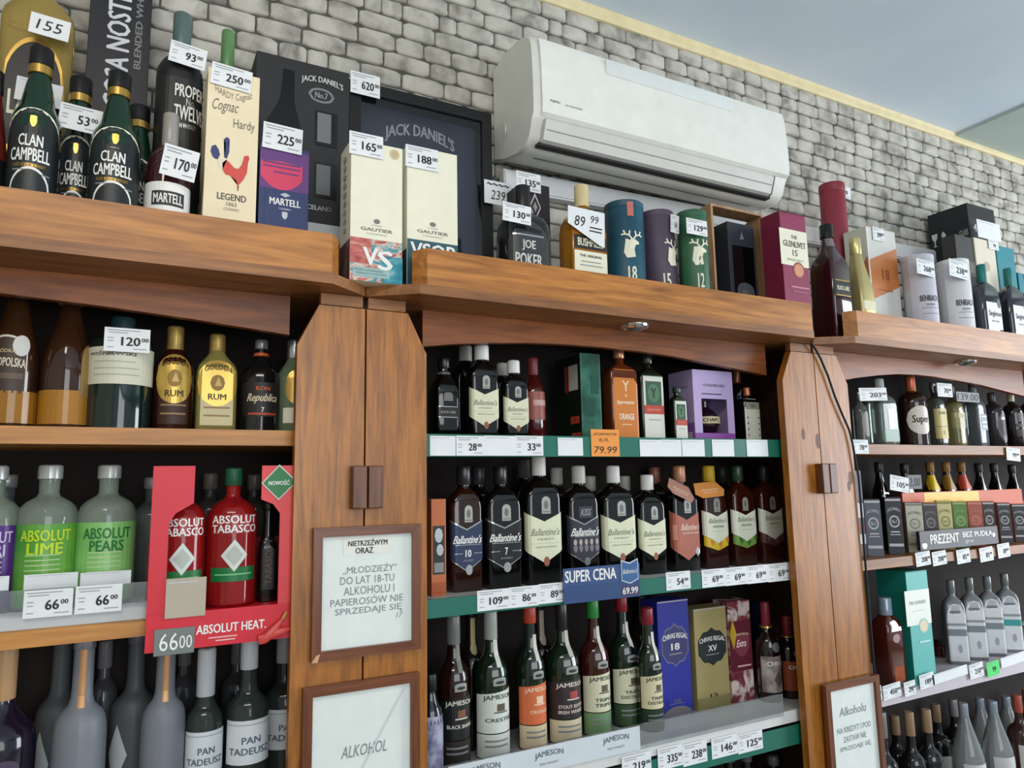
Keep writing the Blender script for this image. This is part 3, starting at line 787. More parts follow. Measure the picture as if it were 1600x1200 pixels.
for zc in (.725, .50):
    w_ = mesh_obj('window', *boxg(.13*GW, .37*GW, -.0016, -.0004, (zc-.075)*GH, (zc+.075)*GH), mt(10, 10, 12, .3), gb)
    mesh_obj('glass', *boxg(.15*GW, .30*GW, -.0028, -.0018, (zc-.062)*GH, (zc+.066)*GH), mt(112, 116, 118, .15), w_)
lettering(ff, .20*GW, .46*GW, .84*GH, .97*GH, [("JACK DANIEL'S", 0, .62, 1.0, .26, mt(196, 196, 194), {'arch': .45}), ('#oval', -.02, .22, .62, .50, mt(120, 122, 122)), ('#oval', -.02, .22, .50, .36, mt(34, 35, 38)), ('No.7', -.02, .22, .3, .2, SILV)], gb, .0012)
lettering(ff, .18*GW, .4*GW, .36*GH, .41*GH, [('ICELAND', 0, .4, .7, .4, SILV)], gb, .0012)
mesh_obj('white_band', *patch(ff, 'rect', .28*GW, .44*GW, .245*GH, .315*GH, .0012, 1), mt(196, 200, 200), gb)
stp = [patch(ff, 'rect', (.17+.05*k)*GW, .018*GW, .02*GH, .22*GH, .0012, 1) for k in range(4)]
for g in stp: mesh_obj('stripe', *g, mt(170, 172, 172), gb)
# glazed black gift frame against the wall
def framed_gift():
    Y = 1.705
    x0, zt = at(547, 113, Y); x1, zt2 = at(768, 186, Y)
    W, Hh = x1-x0, (zt+zt2)/2-TOP
    root = empty('glazed_gift_case', ((x0+x1)/2, Y, TOP)); tag(root, 'black glazed gift case with a bottle inside and silver lettering', 'gift case')
    hw = W/2; b = .030; fm = mt(18, 19, 20, .4)
    mesh_obj('frame_bar', *prism([(-hw, Hh), (hw, Hh), (hw-b, Hh-b), (-hw+b, Hh-b)], 'y', 0, .05), fm, root)
    mesh_obj('frame_bar', *prism([(-hw, 0), (hw, 0), (hw-b, b), (-hw+b, b)], 'y', 0, .05), fm, root)
    mesh_obj('frame_bar', *prism([(-hw, 0), (-hw+b, b), (-hw+b, Hh-b), (-hw, Hh)], 'y', 0, .05), fm, root)
    mesh_obj('frame_bar', *prism([(hw, 0), (hw-b, b), (hw-b, Hh-b), (hw, Hh)], 'y', 0, .05), fm, root)
    bk = mesh_obj('backing', *boxg(-hw+.004, hw-.004, .052, .072, .004, Hh-.004), mt(58, 66, 82, .5), root)
    f = lambda u, z, off=0.0: (u, .052-off, z)
    lettering(f, .02*W, .5*W, .66*Hh, .92*Hh, [("JACK DANIEL'S", 0, .66, 1.0, .28, mt(206, 208, 208), {'arch': .55}), ('#oval', 0, .38, .56, .34, mt(110, 114, 120)), ('#oval', 0, .38, .48, .26, mt(58, 66, 82)), ('Old No.7', 0, .38, .4, .12, mt(150, 152, 154))], bk, .0012)
    lettering(f, .30*W, .14*W, .02*Hh, .16*Hh, [('J', 0, .55, .5, .9, mt(196, 198, 196), {'slant': .3})], bk, .0012)
    bt = mesh_obj('bottle', *loft([(b+.002, .03, .018, .01), (.17, .03, .018, .01), (.20, .022, .014, .01), (.225, .012, .012, .012), (.285, .0105, .0105, .0105), (.2852, .0135, .0135, .0135), (.30, .0135, .0135, .0135)]), mt(20, 18, 18, .1, coat=.4), root, True)
    bt.location = (-hw+.075, .033, 0)
    rg = mesh_obj('silver_ring', *loft([(.243, .0125, .0125, 9), (.248, .0165, .0165, 9), (.256, .0165, .0165, 9), (.258, .0125, .0125, 9)]), SILV, bt, True)
    mesh_obj('pane', *boxg(-hw+b-.004, hw-b+.004, .006, .008, b-.004, Hh-b+.004), mt(236, 240, 244, .02, trans=1.0), root)
framed_gift()
WCOL = noise_mat('watercolour_print', [(.30, (150, 62, 58)), (.42, (196, 112, 104)), (.50, (206, 200, 186)), (.56, (96, 150, 156)), (.68, (18, 118, 140))], 26, .45, 4, stretch=(1, 1, 2.2), distort=1.2)
WC_R = noise_mat('watercolour_red', [(.35, (150, 60, 56)), (.55, (190, 100, 92)), (.72, (214, 176, 160))], 30, .45, 5, stretch=(1, 1, 2), distort=1.0)
WC_T = noise_mat('watercolour_teal', [(.3, (12, 104, 124)), (.5, (30, 138, 156)), (.72, (150, 190, 190))], 30, .45, 5, stretch=(1, 1, 2), distort=1.0)
WC_D = noise_mat('watercolour_dark', [(.3, (52, 26, 24)), (.5, (110, 60, 54)), (.7, (140, 130, 120))], 22, .45, 4)
lg = mt(120, 118, 110)
def gautier(label, x0, x1, top, Y, word, vs, D):
    s_ = .30 if vs else .355
    pr = [('rect', 0, .99, s_, .985, CREAM, [('GAUTIER', 0, .10, .62, .035, lg), ('#oval', 0, .19, .13, .05, lg), ('COGNAC', 0, .055, .4, .014, mt(170, 168, 158)), ('1755', 0, .145, .2, .014, mt(170, 168, 158))])]
    if vs: pr += [('rect', 0, .99, 0, .30, WCOL), ('rect', -.3, .4, .12, .30, WC_R), ('rect', .3, .4, .0, .19, WC_T, []), ('rect', 0, .99, 0, .30, None, [])][:3] + [('rect', -.1, .7, .03, .095, mt(150, 182, 180, .5), [('FINE COGNAC', -.06, .7, .8, .2, mt(110, 140, 140)), ('PRODUCT OF FRANCE', 0, .35, .8, .16, mt(110, 140, 140))])]
    else: pr += [('rect', 0, .99, 0, .355, mt(44, 88, 98, .45))]
    o = carton(label, x0, x1, top, TOP, Y, D, CREAM, prints=pr, side=[('rect', 0, .98, 0, .29, WC_D if vs else mt(30, 66, 76))] + [('oval', 0, .28, .36+.065*k, .40+.065*k, mt(176, 172, 160)) for k in range(9)])
    return o
vb = gautier('cream cognac box with red and teal painted foot standing in the gap', 549, 629, 216, 1.43, 'VS', True, .085)
w_ = at(629, 216, 1.43)[0]-at(549, 216, 1.43)[0]; h_ = at(549, 216, 1.43)[1]-TOP
lettering(ff, 0, w_, 0, .30*h_, [('V', -.12, .58, .30, .42, WHITE), ('S', .16, .52, .30, .46, WHITE)], vb, .0022)
lettering(ff, 0, w_, 0, h_, [('#oval', .34, .945, .20, .075, mt(206, 190, 150)), ('#oval', .34, .945, .14, .052, mt(190, 172, 130))], vb, .0016)
vc = gautier('cream cognac box with a dark teal foot half hidden by the board', 636, 714, 226, 1.47, 'VSOP', False, .085)
w2 = at(714, 226, 1.47)[0]-at(636, 226, 1.47)[0]; h2 = at(636, 226, 1.47)[1]-TOP
lettering(ff, 0, w2, 0, .355*h2, [('VSOP', 0, .80, .88, .30, WHITE)], vc, .0016)
bottle('black square-shouldered bottle with silver lettering in front of the diamond box', 816, 292, 84, TOP, 1.50, 'squat', mt(16, 17, 18, .12, coat=.5), dr=.8, cf=.5, nr=.017, cap=(.82, mt(24, 24, 26, .3), 1.05),
  labels=[('arch', -.1, .92, .06, .66, mt(58, 60, 62, .35), [('JOE', 0, .66, .34, .15, mt(206, 206, 200)), ('POKER', 0, .47, .66, .17, mt(206, 206, 200)), ('#rect', 0, .80, .76, .02, SILV), ('#rect', 0, .32, .5, .06, GOLD)])], nm='whiskey_bottle')
carton('black whisky box with a white diamond emblem behind the square-shouldered bottle', 816, 858, 283, TOP, 1.60, .09, mt(30, 26, 30, .5),
  prints=[('diam', -.05, .42, .72, .93, mt(196, 190, 190)), ('diam', -.05, .34, .745, .905, mt(40, 34, 38), [('#diam', 0, .5, .5, .5, mt(150, 146, 146))]), ('rect', 0, .9, .38, .46, mt(120, 116, 116))])
bottle('square amber whiskey bottle with cream cap and handwritten white card', 908, 291, 74, TOP, 1.54, 'flask', G_HONEY, dr=.62, cf=.25, nr=.0155, cap=(.83, mt(214, 196, 150, .4), 1.15),
  labels=[('rect', 0, .9, .12, .47, CREAM, [('THE ORIGINAL', 0, .90, .7, .055, mt(60, 60, 60)), ('#oval', 0, .4, .6, .35, mt(206, 206, 196)), ('#rect', 0, .7, .7, .02, INKG), ('#rect', 0, .78, .6, .02, INKG)]), ('rect', -.0, .9, .485, .585, mt(40, 38, 36), [('BUSHMILLS', 0, .5, .8, .6, CREAM)])], nm='whiskey_bottle')
stag = [(-.18, -.5), (.14, -.46), (.10, -.2), (.15, -.02), (.30, .02), (.29, .10), (.13, .19), (.0, .22), (-.05, .15), (-.20, .21), (-.09, .07), (-.12, -.1), (-.28, -.3)]
antler = [[(.02, .2), (-.08, .33), (-.22, .38), (-.27, .52)], [(-.08, .33), (-.05, .5)], [(-.22, .38), (-.36, .36)], [(.08, .2), (.18, .33), (.32, .36), (.38, .5)], [(.18, .33), (.15, .5)], [(.32, .36), (.44, .32)]]
def stag_on(root, S, u0, z0, s, m):
    e = polyface('stag_emblem', [S(u0+a*s, z0+b*s, .0014) for a, b in stag], m, root)
    V, F = [], []
    for ln in antler:
        for (a, b), (c, d) in zip(ln, ln[1:]):
            l = math.hypot(c-a, d-b); nx, ny = -(d-b)/l*.028, (c-a)/l*.028; n = len(V)
            V += [S(u0+x*s, z0+y*s, .00145) for x, y in ((a-nx, b-ny), (c-nx, d-ny), (c+nx, d+ny), (a+nx, b+ny))]; F.append((n, n+1, n+2, n+3))
    mesh_obj('antlers', V, F, m, e)
def stag_tube(label, cx, top, w, Y, col, num, tilt=0.0, strip=True, su=-.16):
    X, zt = at(cx, top, Y); H = zt-TOP; Wd = view_width(X, Y, TOP+H/2, w); r = Wd/2
    o = tube(label, cx, top, w, TOP, Y, col, tilt=tilt, labels=[('rect', -.16, .36, .10, .50, None, [(num, 0, .68, .62, .32, CREAM), ('OUR ORIGINAL', 0, .40, .9, .06, SILV), ('EIGHTEEN', 0, .30, .7, .06, SILV)])], group='round stag gift tubes')
    S = Surf([(0, r, r, r), (H, r, r, r)])
    if num: stag_on(o, S, su*Wd, .62*H, .075, CREAM)
    if strip: mesh_obj('seal_strip', *patch(S, 'rect', -.16*Wd, .16*Wd, .86*H, .985*H, .002, 3), mt(190, 110, 100), o)
    return o
stag_tube('deep teal gift tube with cream stag and the number 18', 974, 324, 62, 1.53, noise_mat('teal_card', [(.3, (10, 54, 78)), (.7, (20, 88, 104))], 7, .45), '18')
stag_tube('dusky purple gift tube leaning beside the teal tube', 1030, 338, 55, 1.535, mt(78, 66, 86, .5), '15', R(-2.5), False, .12)
stag_tube('green gift tube with cream stag between the purple tube and wooden crate', 1080, 336, 48, 1.49, mt(50, 98, 70, .45), '12', 0, False)
# wooden presentation crate with a black box inside
def crate():
    Y = 1.585
    x0, zt = at(1110, 317, Y); x1 = at(1192, 340, Y)[0]
    W = x1-x0; Hh = zt-TOP; D = .12; hw = W/2
    root = empty('presentation_crate', ((x0+x1)/2, Y, TOP)); tag(root, 'light wooden presentation crate open at the front beside the green tube', 'crate')
    wm = wood('z', (150, 112, 76), (196, 158, 118), .55)
    t = .008
    sd = mesh_obj('side_panel', *prism([(0, 0), (D, 0), (D, Hh*.86), (D*.75, Hh*.95), (D*.35, Hh), (0, Hh)], 'x', -hw, -hw+t), wm, root)
    mesh_obj('side_panel', *prism([(0, 0), (D, 0), (D, Hh*.86), (D*.75, Hh*.95), (D*.35, Hh), (0, Hh)], 'x', hw-t, hw), wm, root)
    mesh_obj('back_panel', *boxg(-hw+t, hw-t, D-t, D, 0, Hh*.86), mt(16, 14, 14, .6), root)
    mesh_obj('top_panel', *boxg(-hw+t, hw-t, .0, D*.5, Hh-t, Hh), wm, root)
    mesh_obj('base_panel', *boxg(-hw+t, hw-t, .0, D-t, 0, t), wm, root)
    mesh_obj('side_slot', *prism([(D*.25, Hh*.90), (D*.85, Hh*.80), (D*.85, Hh*.86), (D*.60, Hh*.93), (D*.25, Hh*.965)], 'x', -hw-.001, -hw-.0002), mt(40, 30, 24), root)
    mesh_obj('latch', *boxg(-hw-.006, -hw-.0002, .018, .030, Hh*.46, Hh*.52, .001), mt(26, 22, 20, .4), root)
    mesh_obj('cushion', *boxg(-hw+t+.001, hw-t-.001, .078, D-t-.001, t, Hh-t-.03), mt(12, 12, 13, .25), root)
    bx = carton('glossy black whiskey box with a dark window set in the wooden crate', 1139, 1180, 346, TOP+t, Y+.004, .055, mt(50, 54, 62, .3), midy=400,
       prints=[('rect', .04, .80, .30, .80, mt(6, 6, 8, .08)), ('arch', .06, .64, .24, .48, mt(72, 78, 84, .4), [('#arch', 0, .62, .4, .24, SILV), ("JACK DANIEL'S", 0, .40, .8, .10, SILV), ('OLD No.7', 0, .2, .5, .1, SILV)]), ('tri', .02, .16, .86, .93, mt(120, 124, 130))])
crate()
carton('burgundy whisky box with white label and round seal', 1222, 1262, 330, TOP, 1.475, .074, mt(124, 30, 62, .5), midy=400,
  prints=[('rect', 0, .985, .0, .985, mt(140, 52, 84, .5)), ('rect', -.02, 1.06, .565, .86, CREAM, [('THE', .02, .80, .22, .10, mt(110, 100, 90)), ('GLENLIVET', .02, .60, .82, .17, mt(96, 90, 84)), ('15', .02, .36, .18, .17, mt(120, 110, 96)), ('SINGLE MALT', .02, .16, .6, .06, mt(180, 176, 160))]), ('oval', .10, .46, .465, .60, mt(150, 74, 84)), ('oval', .10, .36, .48, .585, mt(206, 150, 110)), ('rect', .1, .7, .385, .40, mt(190, 120, 140)), ('rect', .1, .6, .35, .36, mt(170, 100, 120))])
tube('tall burgundy gift tube standing behind the long amber bottle', 1299, 291, 42, TOP, 1.68, mt(136, 42, 58, .5), labels=[('rect', .2, .5, .42, .5, None, [('OUR', 0, .5, .7, .4, CREAM)])])
bottle('large square dark amber whisky bottle with slanted black label', 1290, 352, 62, TOP, 1.50, 'square', mt(50, 20, 22, .05, coat=.7), dr=1, cf=.22, nr=.017, cap=(.88, mt(18, 18, 20, .2), 1.1),
  labels=[('rect', .02, .98, .36, .50, mt(20, 20, 20, .3), [('BLACK LABEL', .0, .5, .66, .26, CREAM), ('#rect', 0, .95, .98, .05, GOLD), ('#rect', 0, .06, .98, .05, GOLD)]), ('rect', 0, .5, .80, .87, mt(120, 116, 120, .3))], nm='whisky_bottle')
bottle('matte gold whisky bottle with slanted silver bands', 1335, 373, 48, TOP, 1.480, 'slope', mt(186, 172, 120, .3, .5), dr=1, cf=.3, nr=.014, cap=(.84, mt(214, 200, 140, .3, .6), 1.15),
  labels=[('rect', .0, .9, .30, .38, mt(220, 214, 180, .3)), ('rect', .0, .9, .12, .16, mt(220, 214, 180, .3))], nm='whisky_bottle')
carton('tall beige whisky box with a broad copper band and white edge', 1358, 1403, 354, TOP, 1.535, .088, mt(206, 204, 190, .5), midy=420,
  prints=[('rect', 0, .985, 0, .99, mt(206, 208, 202, .5)), ('diag', .0, .985, .40, .86, mt(196, 120, 66, .4), [('18', .05, .48, .26, .20, mt(150, 82, 40)), ('#rect', .0, .2, .5, .02, mt(160, 90, 44))]), ('rect', -.48, .03, 0, .99, WHITE)], side=[('diag', .30, .38, .42, .76, mt(190, 112, 60))])
for cx, lab in ((1432, 'white gift tube next to the copper-band box'), (1487, 'white gift tube beside the dark flat bottles')):
    tube(lab, cx, 404 if cx < 1450 else 411, 54, TOP, 1.495, mt(196, 196, 206, .5) if cx < 1450 else mt(218, 218, 220, .5), labels=[('rect', -.21, .62, .3, .72, None, [('BENRIACH', 0, .56, 1.0, .15, mt(60, 62, 66)), ('THE SMOKY', 0, .40, .5, .05, INKG), ('#rect', 0, .32, .9, .012, INKG), ('#rect', 0, .18, .9, .012, INKG), ('10' if cx < 1450 else '12', .2, -.1, .12, .1, INKG)])], group='white whisky gift tubes')
bc = carton('black carton with white fragile symbols against the stone wall', 1515, 1556, 318, TOP, 1.605, .165, mt(34, 38, 40, .7), midy=360,
  prints=[('rect', 0, .9, .78, .90, mt(48, 54, 56, .7), [('4 x 0.7', 0, .6, .8, .4, mt(200, 204, 204))])], side=[('rect', .36, .24, .62, .86, mt(40, 44, 46, .7), [('GLASS', 0, .84, .9, .16, mt(190, 194, 194)), ('HANDLE', 0, .6, .9, .14, mt(190, 194, 194)), ('CARE', 0, .36, .8, .14, mt(190, 194, 194))])])
sdm = mt(206, 208, 206)
def sidebits():
    W = at(1556, 360, 1.605)[0]-at(1515, 360, 1.605)[0]; x = -W/2-.0012; k = at(1515, 318, 1.605)[1]-TOP-.345
    gob = [(.135, .255), (.160, .255), (.158, .235), (.150, .222), (.150, .205), (.157, .20), (.138, .20), (.145, .205), (.145, .222), (.137, .235)]
    mesh_obj('goblet_symbol', [(x, y-.005, z+k) for y, z in gob], [tuple(range(len(gob)))], sdm, bc)
    arr = [(.12, .258), (.128, .238), (.124, .238), (.124, .205), (.110, .205), (.110, .238), (.106, .238)]
    mesh_obj('arrow_symbol', [(x, y-.013, z+k) for y, z in arr], [tuple(range(len(arr)))], sdm, bc)
sidebits()
carton('low dark grey box in front of the black symbol carton', 1494, 1524, 366, TOP, 1.55, .052, mt(58, 58, 54, .6), midy=390, prints=[('rect', .1, .7, .68, .80, mt(92, 92, 86), [('WHISKY', 0, .5, .8, .5, mt(150, 150, 140))])])
carton('cream whisky box with a grey shield between dark box and teal box', 1527, 1558, 372, TOP, 1.545, .052, mt(222, 212, 192, .5), midy=420, prints=[('shield', .0, .62, .36, .58, mt(90, 88, 86), [('#shield', 0, .5, .7, .7, mt(130, 126, 122))]), ('oval', 0, .3, .74, .82, mt(176, 168, 150))])
carton('teal whisky box beside the cream shield box', 1561, 1588, 384, TOP, 1.55, .05, mt(18, 128, 142, .5), midy=430, prints=[('oval', .05, .4, .62, .74, mt(44, 150, 160)), ('rect', .3, .3, .36, .46, mt(120, 180, 184))])
carton('teal whisky box cut by the frame edge behind the last flat bottle', 1592, 1616, 426, TOP, 1.55, .05, mt(18, 120, 136, .5), midy=440)
for i, (cx, top, lab) in enumerate(((1532, 414, 'dark flat bottle with teal cap next to the white tube'), (1573, 420, 'dark flat bottle with teal cap, middle of three'), (1606, 428, 'dark flat bottle with teal cap cut by the frame edge'))):
    bottle(lab, cx, top, 46, TOP, 1.478, 'flask', mt(44, 46, 56, .06, coat=.6), dr=.5, cf=.5, nr=.0125, cap=(.80, mt(20, 116, 112, .35), 1.1),
      labels=[('rect', .03, .84, .29, .575, mt(226, 228, 228), [('Singleton', 0, .56, .8, .26, mt(70, 76, 84)), ('SINGLE MALT', 0, .3, .5, .06, INKG)]), ('oval', .30, .2, .52, .62, mt(84, 88, 96))], nm='whisky_bottle', group='dark flat bottles with teal caps')

# ---- left bay, upper shelf -----------------------------------------
L1Y = 1.60
ST = mt(52, 30, 16, .08, coat=.5)
stl = [('arch', -.12, .88, .20, .60, mt(206, 200, 186), []), ('arch', -.12, .82, .22, .585, mt(62, 48, 38), [('STAROPOLSKA', 0, .52, .98, .16, mt(216, 206, 186), {'arch': .15}), ('WÓDKA', 0, .75, .5, .08, mt(190, 170, 130)), ('#rect', 0, .3, .9, .10, mt(96, 80, 64))]), ('rect', 0, 2.2, .03, .235, mt(150, 104, 34, .2))]
bottle('tall brown liqueur bottle with arched label and round white sticker', 30, 458, 84, Z1L, L1Y, 'slope', ST, nr=.013, cap=(.88, mt(190, 176, 130, .3, .5), 1.6), labels=stl+[('oval', .18, .34, .46, .60, mt(200, 200, 196))], nm='liqueur_bottle', group='brown arched-label liqueur bottles', H=.285)
bottle('tall brown liqueur bottle with amber foot turned away beside the sticker bottle', 112, 474, 84, Z1L, L1Y, 'slope', ST, nr=.013, cap=(.88, mt(180, 164, 116, .3, .5), 1.5), labels=[('rect', -.1, 1.6, .03, .26, mt(164, 114, 38, .2)), ('arch', .55, .5, .22, .60, mt(150, 120, 70))], nm='liqueur_bottle', group='brown arched-label liqueur bottles', H=.275)
bottle('wide dark green bottle with a cream upper label under the 120 price tag', 194, 490, 106, Z1L, L1Y, 'jager', mt(14, 34, 30, .07, coat=.6), nr=.020, cap=(.86, mt(30, 54, 56, .3), 1.0),
  labels=[('rect', 0, 1.3, .38, .70, mt(204, 204, 184, .5), [('WIŚNIEWSKI', -.12, .82, .58, .12, mt(84, 84, 76)), ('#rect', -.08, .6, .5, .03, mt(170, 170, 150)), ('#rect', -.05, .42, .55, .03, mt(170, 170, 150)), ('#rect', -.05, .25, .55, .03, mt(170, 170, 150))])], nm='liqueur_bottle', H=.225)
def rum(label, cx, top, w, glass, pale):
    bottle(label, cx, top, w, Z1L, L1Y, 'whisky' if not pale else 'square', glass, dr=1 if not pale else .8, cf=1 if not pale else .35, nr=.0125, cap=(.76 if not pale else .82, mt(190, 160, 90, .3, .6), 1.15),
      labels=[('rect', 0, .8, .06, .38, mt(60, 34, 26) if not pale else mt(206, 196, 150), [('#rect', 0, .75, .8, .06, mt(150, 120, 80)), ('#rect', 0, .55, .8, .05, mt(150, 120, 80)), ('#rect', 0, .3, .8, .05, mt(150, 120, 80))]),
              ('oval', 0, 1.02, .25, .72, mt(204, 170, 84, .3, .5), [('GOLDEN', 0, .78, .66, .12, mt(70, 50, 20), {'arch': .5, 'bold': False}), ('RUM', 0, .2, .44, .13, mt(70, 50, 20)), ('#oval', 0, .5, .36, .34, mt(150, 116, 50)), ('#tri', .02, .53, .18, .2, mt(206, 176, 96))])], nm='rum_bottle', group='rum bottles with round gold labels', H=.215 if not pale else .205)
rum('dark rum bottle with round gold label beside the wide green bottle', 276, 497, 64, mt(48, 18, 14, .07, coat=.5), False)
rum('pale rum bottle with round gold label beside its dark twin', 341, 512, 66, mt(176, 168, 96, .05, trans=.55), True)
bottle('black rum bottle with orange neck ring and white script', 409, 530, 62, Z1L, L1Y, 'whisky', mt(20, 20, 22, .08, coat=.5), nr=.0125, cap=(.90, mt(150, 150, 146, .2, .6), 1.0), collar=[(.82, .855, mt(190, 84, 40), 1.15)],
  labels=[('rect', 0, 1.2, .16, .52, mt(34, 30, 30), [('Republica', -.0, .52, .66, .30, mt(216, 200, 170), {'slant': .3}), ('RON', 0, .82, .3, .12, mt(190, 84, 44)), ('#rect', 0, .08, .62, .06, mt(176, 70, 44)), ('7', 0, .2, .06, .14, WHITE)])], nm='rum_bottle', H=.20)
bottle('pale green bottle with gold round label half hidden by the pilaster', 460, 522, 50, Z1L, L1Y, 'whisky', mt(140, 160, 130, .06, trans=.5), nr=.012, cap=(.80, SILV, 1.1), labels=[('oval', 0, .7, .30, .66, GOLD), ('rect', 0, .8, .1, .26, CREAM)], nm='rum_bottle', H=.205)

# ---- left bay, vodka shelf -----------------------------------------
L2Y = 1.62
def vodka(label, cx, top, w, col, tcol, word, Y=L2Y, txt=True):
    o = bottle(label, cx, top, w, Z2L, Y, 'abs', G_CLEAR, nr=.0165, cap=(.90, mt(196, 198, 196, .3, .4), 1.12),
      labels=[('rect', 0, 1.56, .025, .585, col, ([('ABSOLUT', .02, .86, .54, .14, tcol), (word, .02, .70, .37, .14, tcol)] + [('#rect', 0, .62-.06*k, .36, .012, mt(196, 216, 170)) for k in range(5)]))], nm='vodka_bottle', group='clear round-shouldered vodka bottles')
    return o
vodka('clear vodka bottle with purple body print at the frame edge', -6, 728, 96, mt(84, 44, 128, .3), mt(206, 190, 226), 'BERRI')
vodka('clear vodka bottle with green print and yellow lettering', 80, 727, 100, noise_mat('lime_print', [(.3, (60, 140, 44)), (.7, (116, 176, 70))], 14, .3), mt(196, 226, 40), 'LIME')
vodka('clear vodka bottle with pale green print and dark green lettering', 172, 727, 94, noise_mat('pear_print', [(.3, (112, 178, 92)), (.7, (150, 206, 124))], 14, .3), mt(34, 112, 50), 'PEARS')
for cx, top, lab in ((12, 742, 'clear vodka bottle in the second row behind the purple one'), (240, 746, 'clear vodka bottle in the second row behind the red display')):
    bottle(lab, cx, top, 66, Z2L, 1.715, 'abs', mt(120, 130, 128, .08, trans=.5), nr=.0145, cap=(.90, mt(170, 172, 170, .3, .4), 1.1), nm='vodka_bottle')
# red cardboard display rack
RY = 1.485
rx0, rz1 = at(240, 730, RY); rx1 = at(457, 960, RY)[0]; rz0 = at(240, 1020, RY)[1]; rzt = at(298, 728, RY)[1]
RED = mt(206, 26, 46, .4); RED2 = mt(214, 58, 62, .4)
rack = empty('display_rack', ((rx0+rx1)/2, RY, rz0)); tag(rack, 'red cardboard display rack with a green diamond and a grey price screen', 'display rack')
rw = (rx1-rx0)/2; RH = rzt-rz0
def zz(y, x=345): return at(x, y, RY)[1]-rz0
def xx(x, y=860): return at(x, y, RY)[0]-(rx0+rx1)/2
p0, p1 = xx(300), xx(406)
mesh_obj('front_apron', *boxg(-rw, rw, 0, .004, 0, 1.379-rz0), RED, rack)
mesh_obj('left_upright', *prism([(-rw, 1.3788-rz0), (xx(262), 1.3788-rz0), (xx(262), zz(815)), (xx(272), zz(800)), (p0, zz(785)), (p0, RH), (-rw, RH)], 'y', 0, .004), RED, rack)
mesh_obj('right_upright', *prism([(rw, 1.3788-rz0), (xx(436), 1.3788-rz0), (xx(436), zz(805)), (xx(425), zz(790)), (p1, zz(782)), (p1, RH), (rw, RH)], 'y', 0, .004), RED2, rack)
mesh_obj('floor_panel', *boxg(-rw, rw, .004, .13, 1.3725-rz0, 1.378-rz0), RED, rack)
mesh_obj('back_panel', *boxg(-rw, rw, .128, .131, 1.378-rz0, 1.50-rz0), mt(120, 24, 34, .5), rack)
fr_ = lambda u, z, off=0.0: (u, -off, z)
dm = mesh_obj('diamond_badge', *prism([(xx(405), zz(756)), (xx(433), zz(726)), (xx(462), zz(754)), (xx(433), zz(784))], 'y', -.002, -.0005), mt(206, 206, 190), rack)
mesh_obj('badge_face', *prism([(xx(408), zz(756)), (xx(433), zz(729)), (xx(459), zz(754)), (xx(433), zz(781))], 'y', -.003, -.0021), mt(22, 112, 56, .4), dm)
mesh_obj('lettering', *text(fr_, 'NOWOŚĆ', xx(433), zz(755), .040, .011, .0036), WHITE, dm)
lc0, lc1, lz0, lz1 = xx(238, 990)+.003, xx(304, 990), zz(1014), zz(974)
lcd = mesh_obj('price_screen', *boxg(lc0, lc1, -.003, 0, lz0, lz1, .0008), mt(112, 120, 116, .4), rack)
mesh_obj('lettering', *text(fr_, '66', (lc0*.64+lc1*.36), (lz0+lz1)/2, (lc1-lc0)*.46, (lz1-lz0)*.66, .0036, False), mt(232, 238, 234), lcd)
mesh_obj('lettering', *text(fr_, '00', (lc0*.22+lc1*.78), (lz0+lz1)/2-.002, (lc1-lc0)*.32, (lz1-lz0)*.5, .0036, False), mt(232, 238, 234), lcd)
mesh_obj('lettering', *text(fr_, 'ABSOLUT HEAT.', xx(362, 985), (zz(967)+zz(990))/2-.003, xx(417, 985)-xx(308, 985), .0165, .0008), WHITE, rack)
mesh_obj('fine_print', *join(patch(fr_, 'rect', xx(348, 1000), .05, zz(996), zz(994), .0008, 1), patch(fr_, 'rect', xx(352, 1000), .034, zz(1001), zz(999), .0008, 1)), mt(230, 180, 180), rack)
def chili(pts, r, nm):
    P_ = [Vector(p) for p in pts]; V = []; F = []; k = 8; n = len(P_)
    for i, p in enumerate(P_):
        t = i/(n-1); rr = r*(.35+.65*math.sin(math.pi*min(1, t*1.05+.08))) * (1 if t < .8 else .7)
        d = (P_[min(i+1, n-1)]-P_[max(i-1, 0)]).normalized(); a = Vector((-d.z, 0, d.x)); b = Vector((0, 1, 0))
        for j in range(k): V.append(p+a*rr*math.cos(j*2*math.pi/k)+b*rr*.7*math.sin(j*2*math.pi/k))
    for i in range(n-1):
        for j in range(k): F.append((i*k+j, i*k+(j+1) % k, (i+1)*k+(j+1) % k, (i+1)*k+j))
    return mesh_obj(nm, V, F+[tuple(range(k-1, -1, -1)), tuple(range((n-1)*k, n*k))], mt(196, 66, 58, .35), rack, True)
def pp(x, y): return (xx(x, y), -.008, zz(y, x))
c1 = chili([pp(403, 1003), pp(412, 998), pp(422, 988), pp(432, 976), pp(440, 966)], .0095, 'chili')
mesh_obj('chili_stem', *tubemesh([pp(440, 966), pp(443, 961), pp(446, 955)], .003), mt(176, 142, 60), c1, True)
c2 = chili([pp(402, 996), pp(420, 992), pp(436, 986), pp(448, 982), pp(453, 981)], .008, 'chili')
mesh_obj('chili_stem', *tubemesh([pp(453, 981), pp(460, 980), pp(467, 979)], .003), mt(190, 156, 60), c2, True)
rk = Z2L+.001
ch = mt(170, 30, 32, .05, trans=.4)
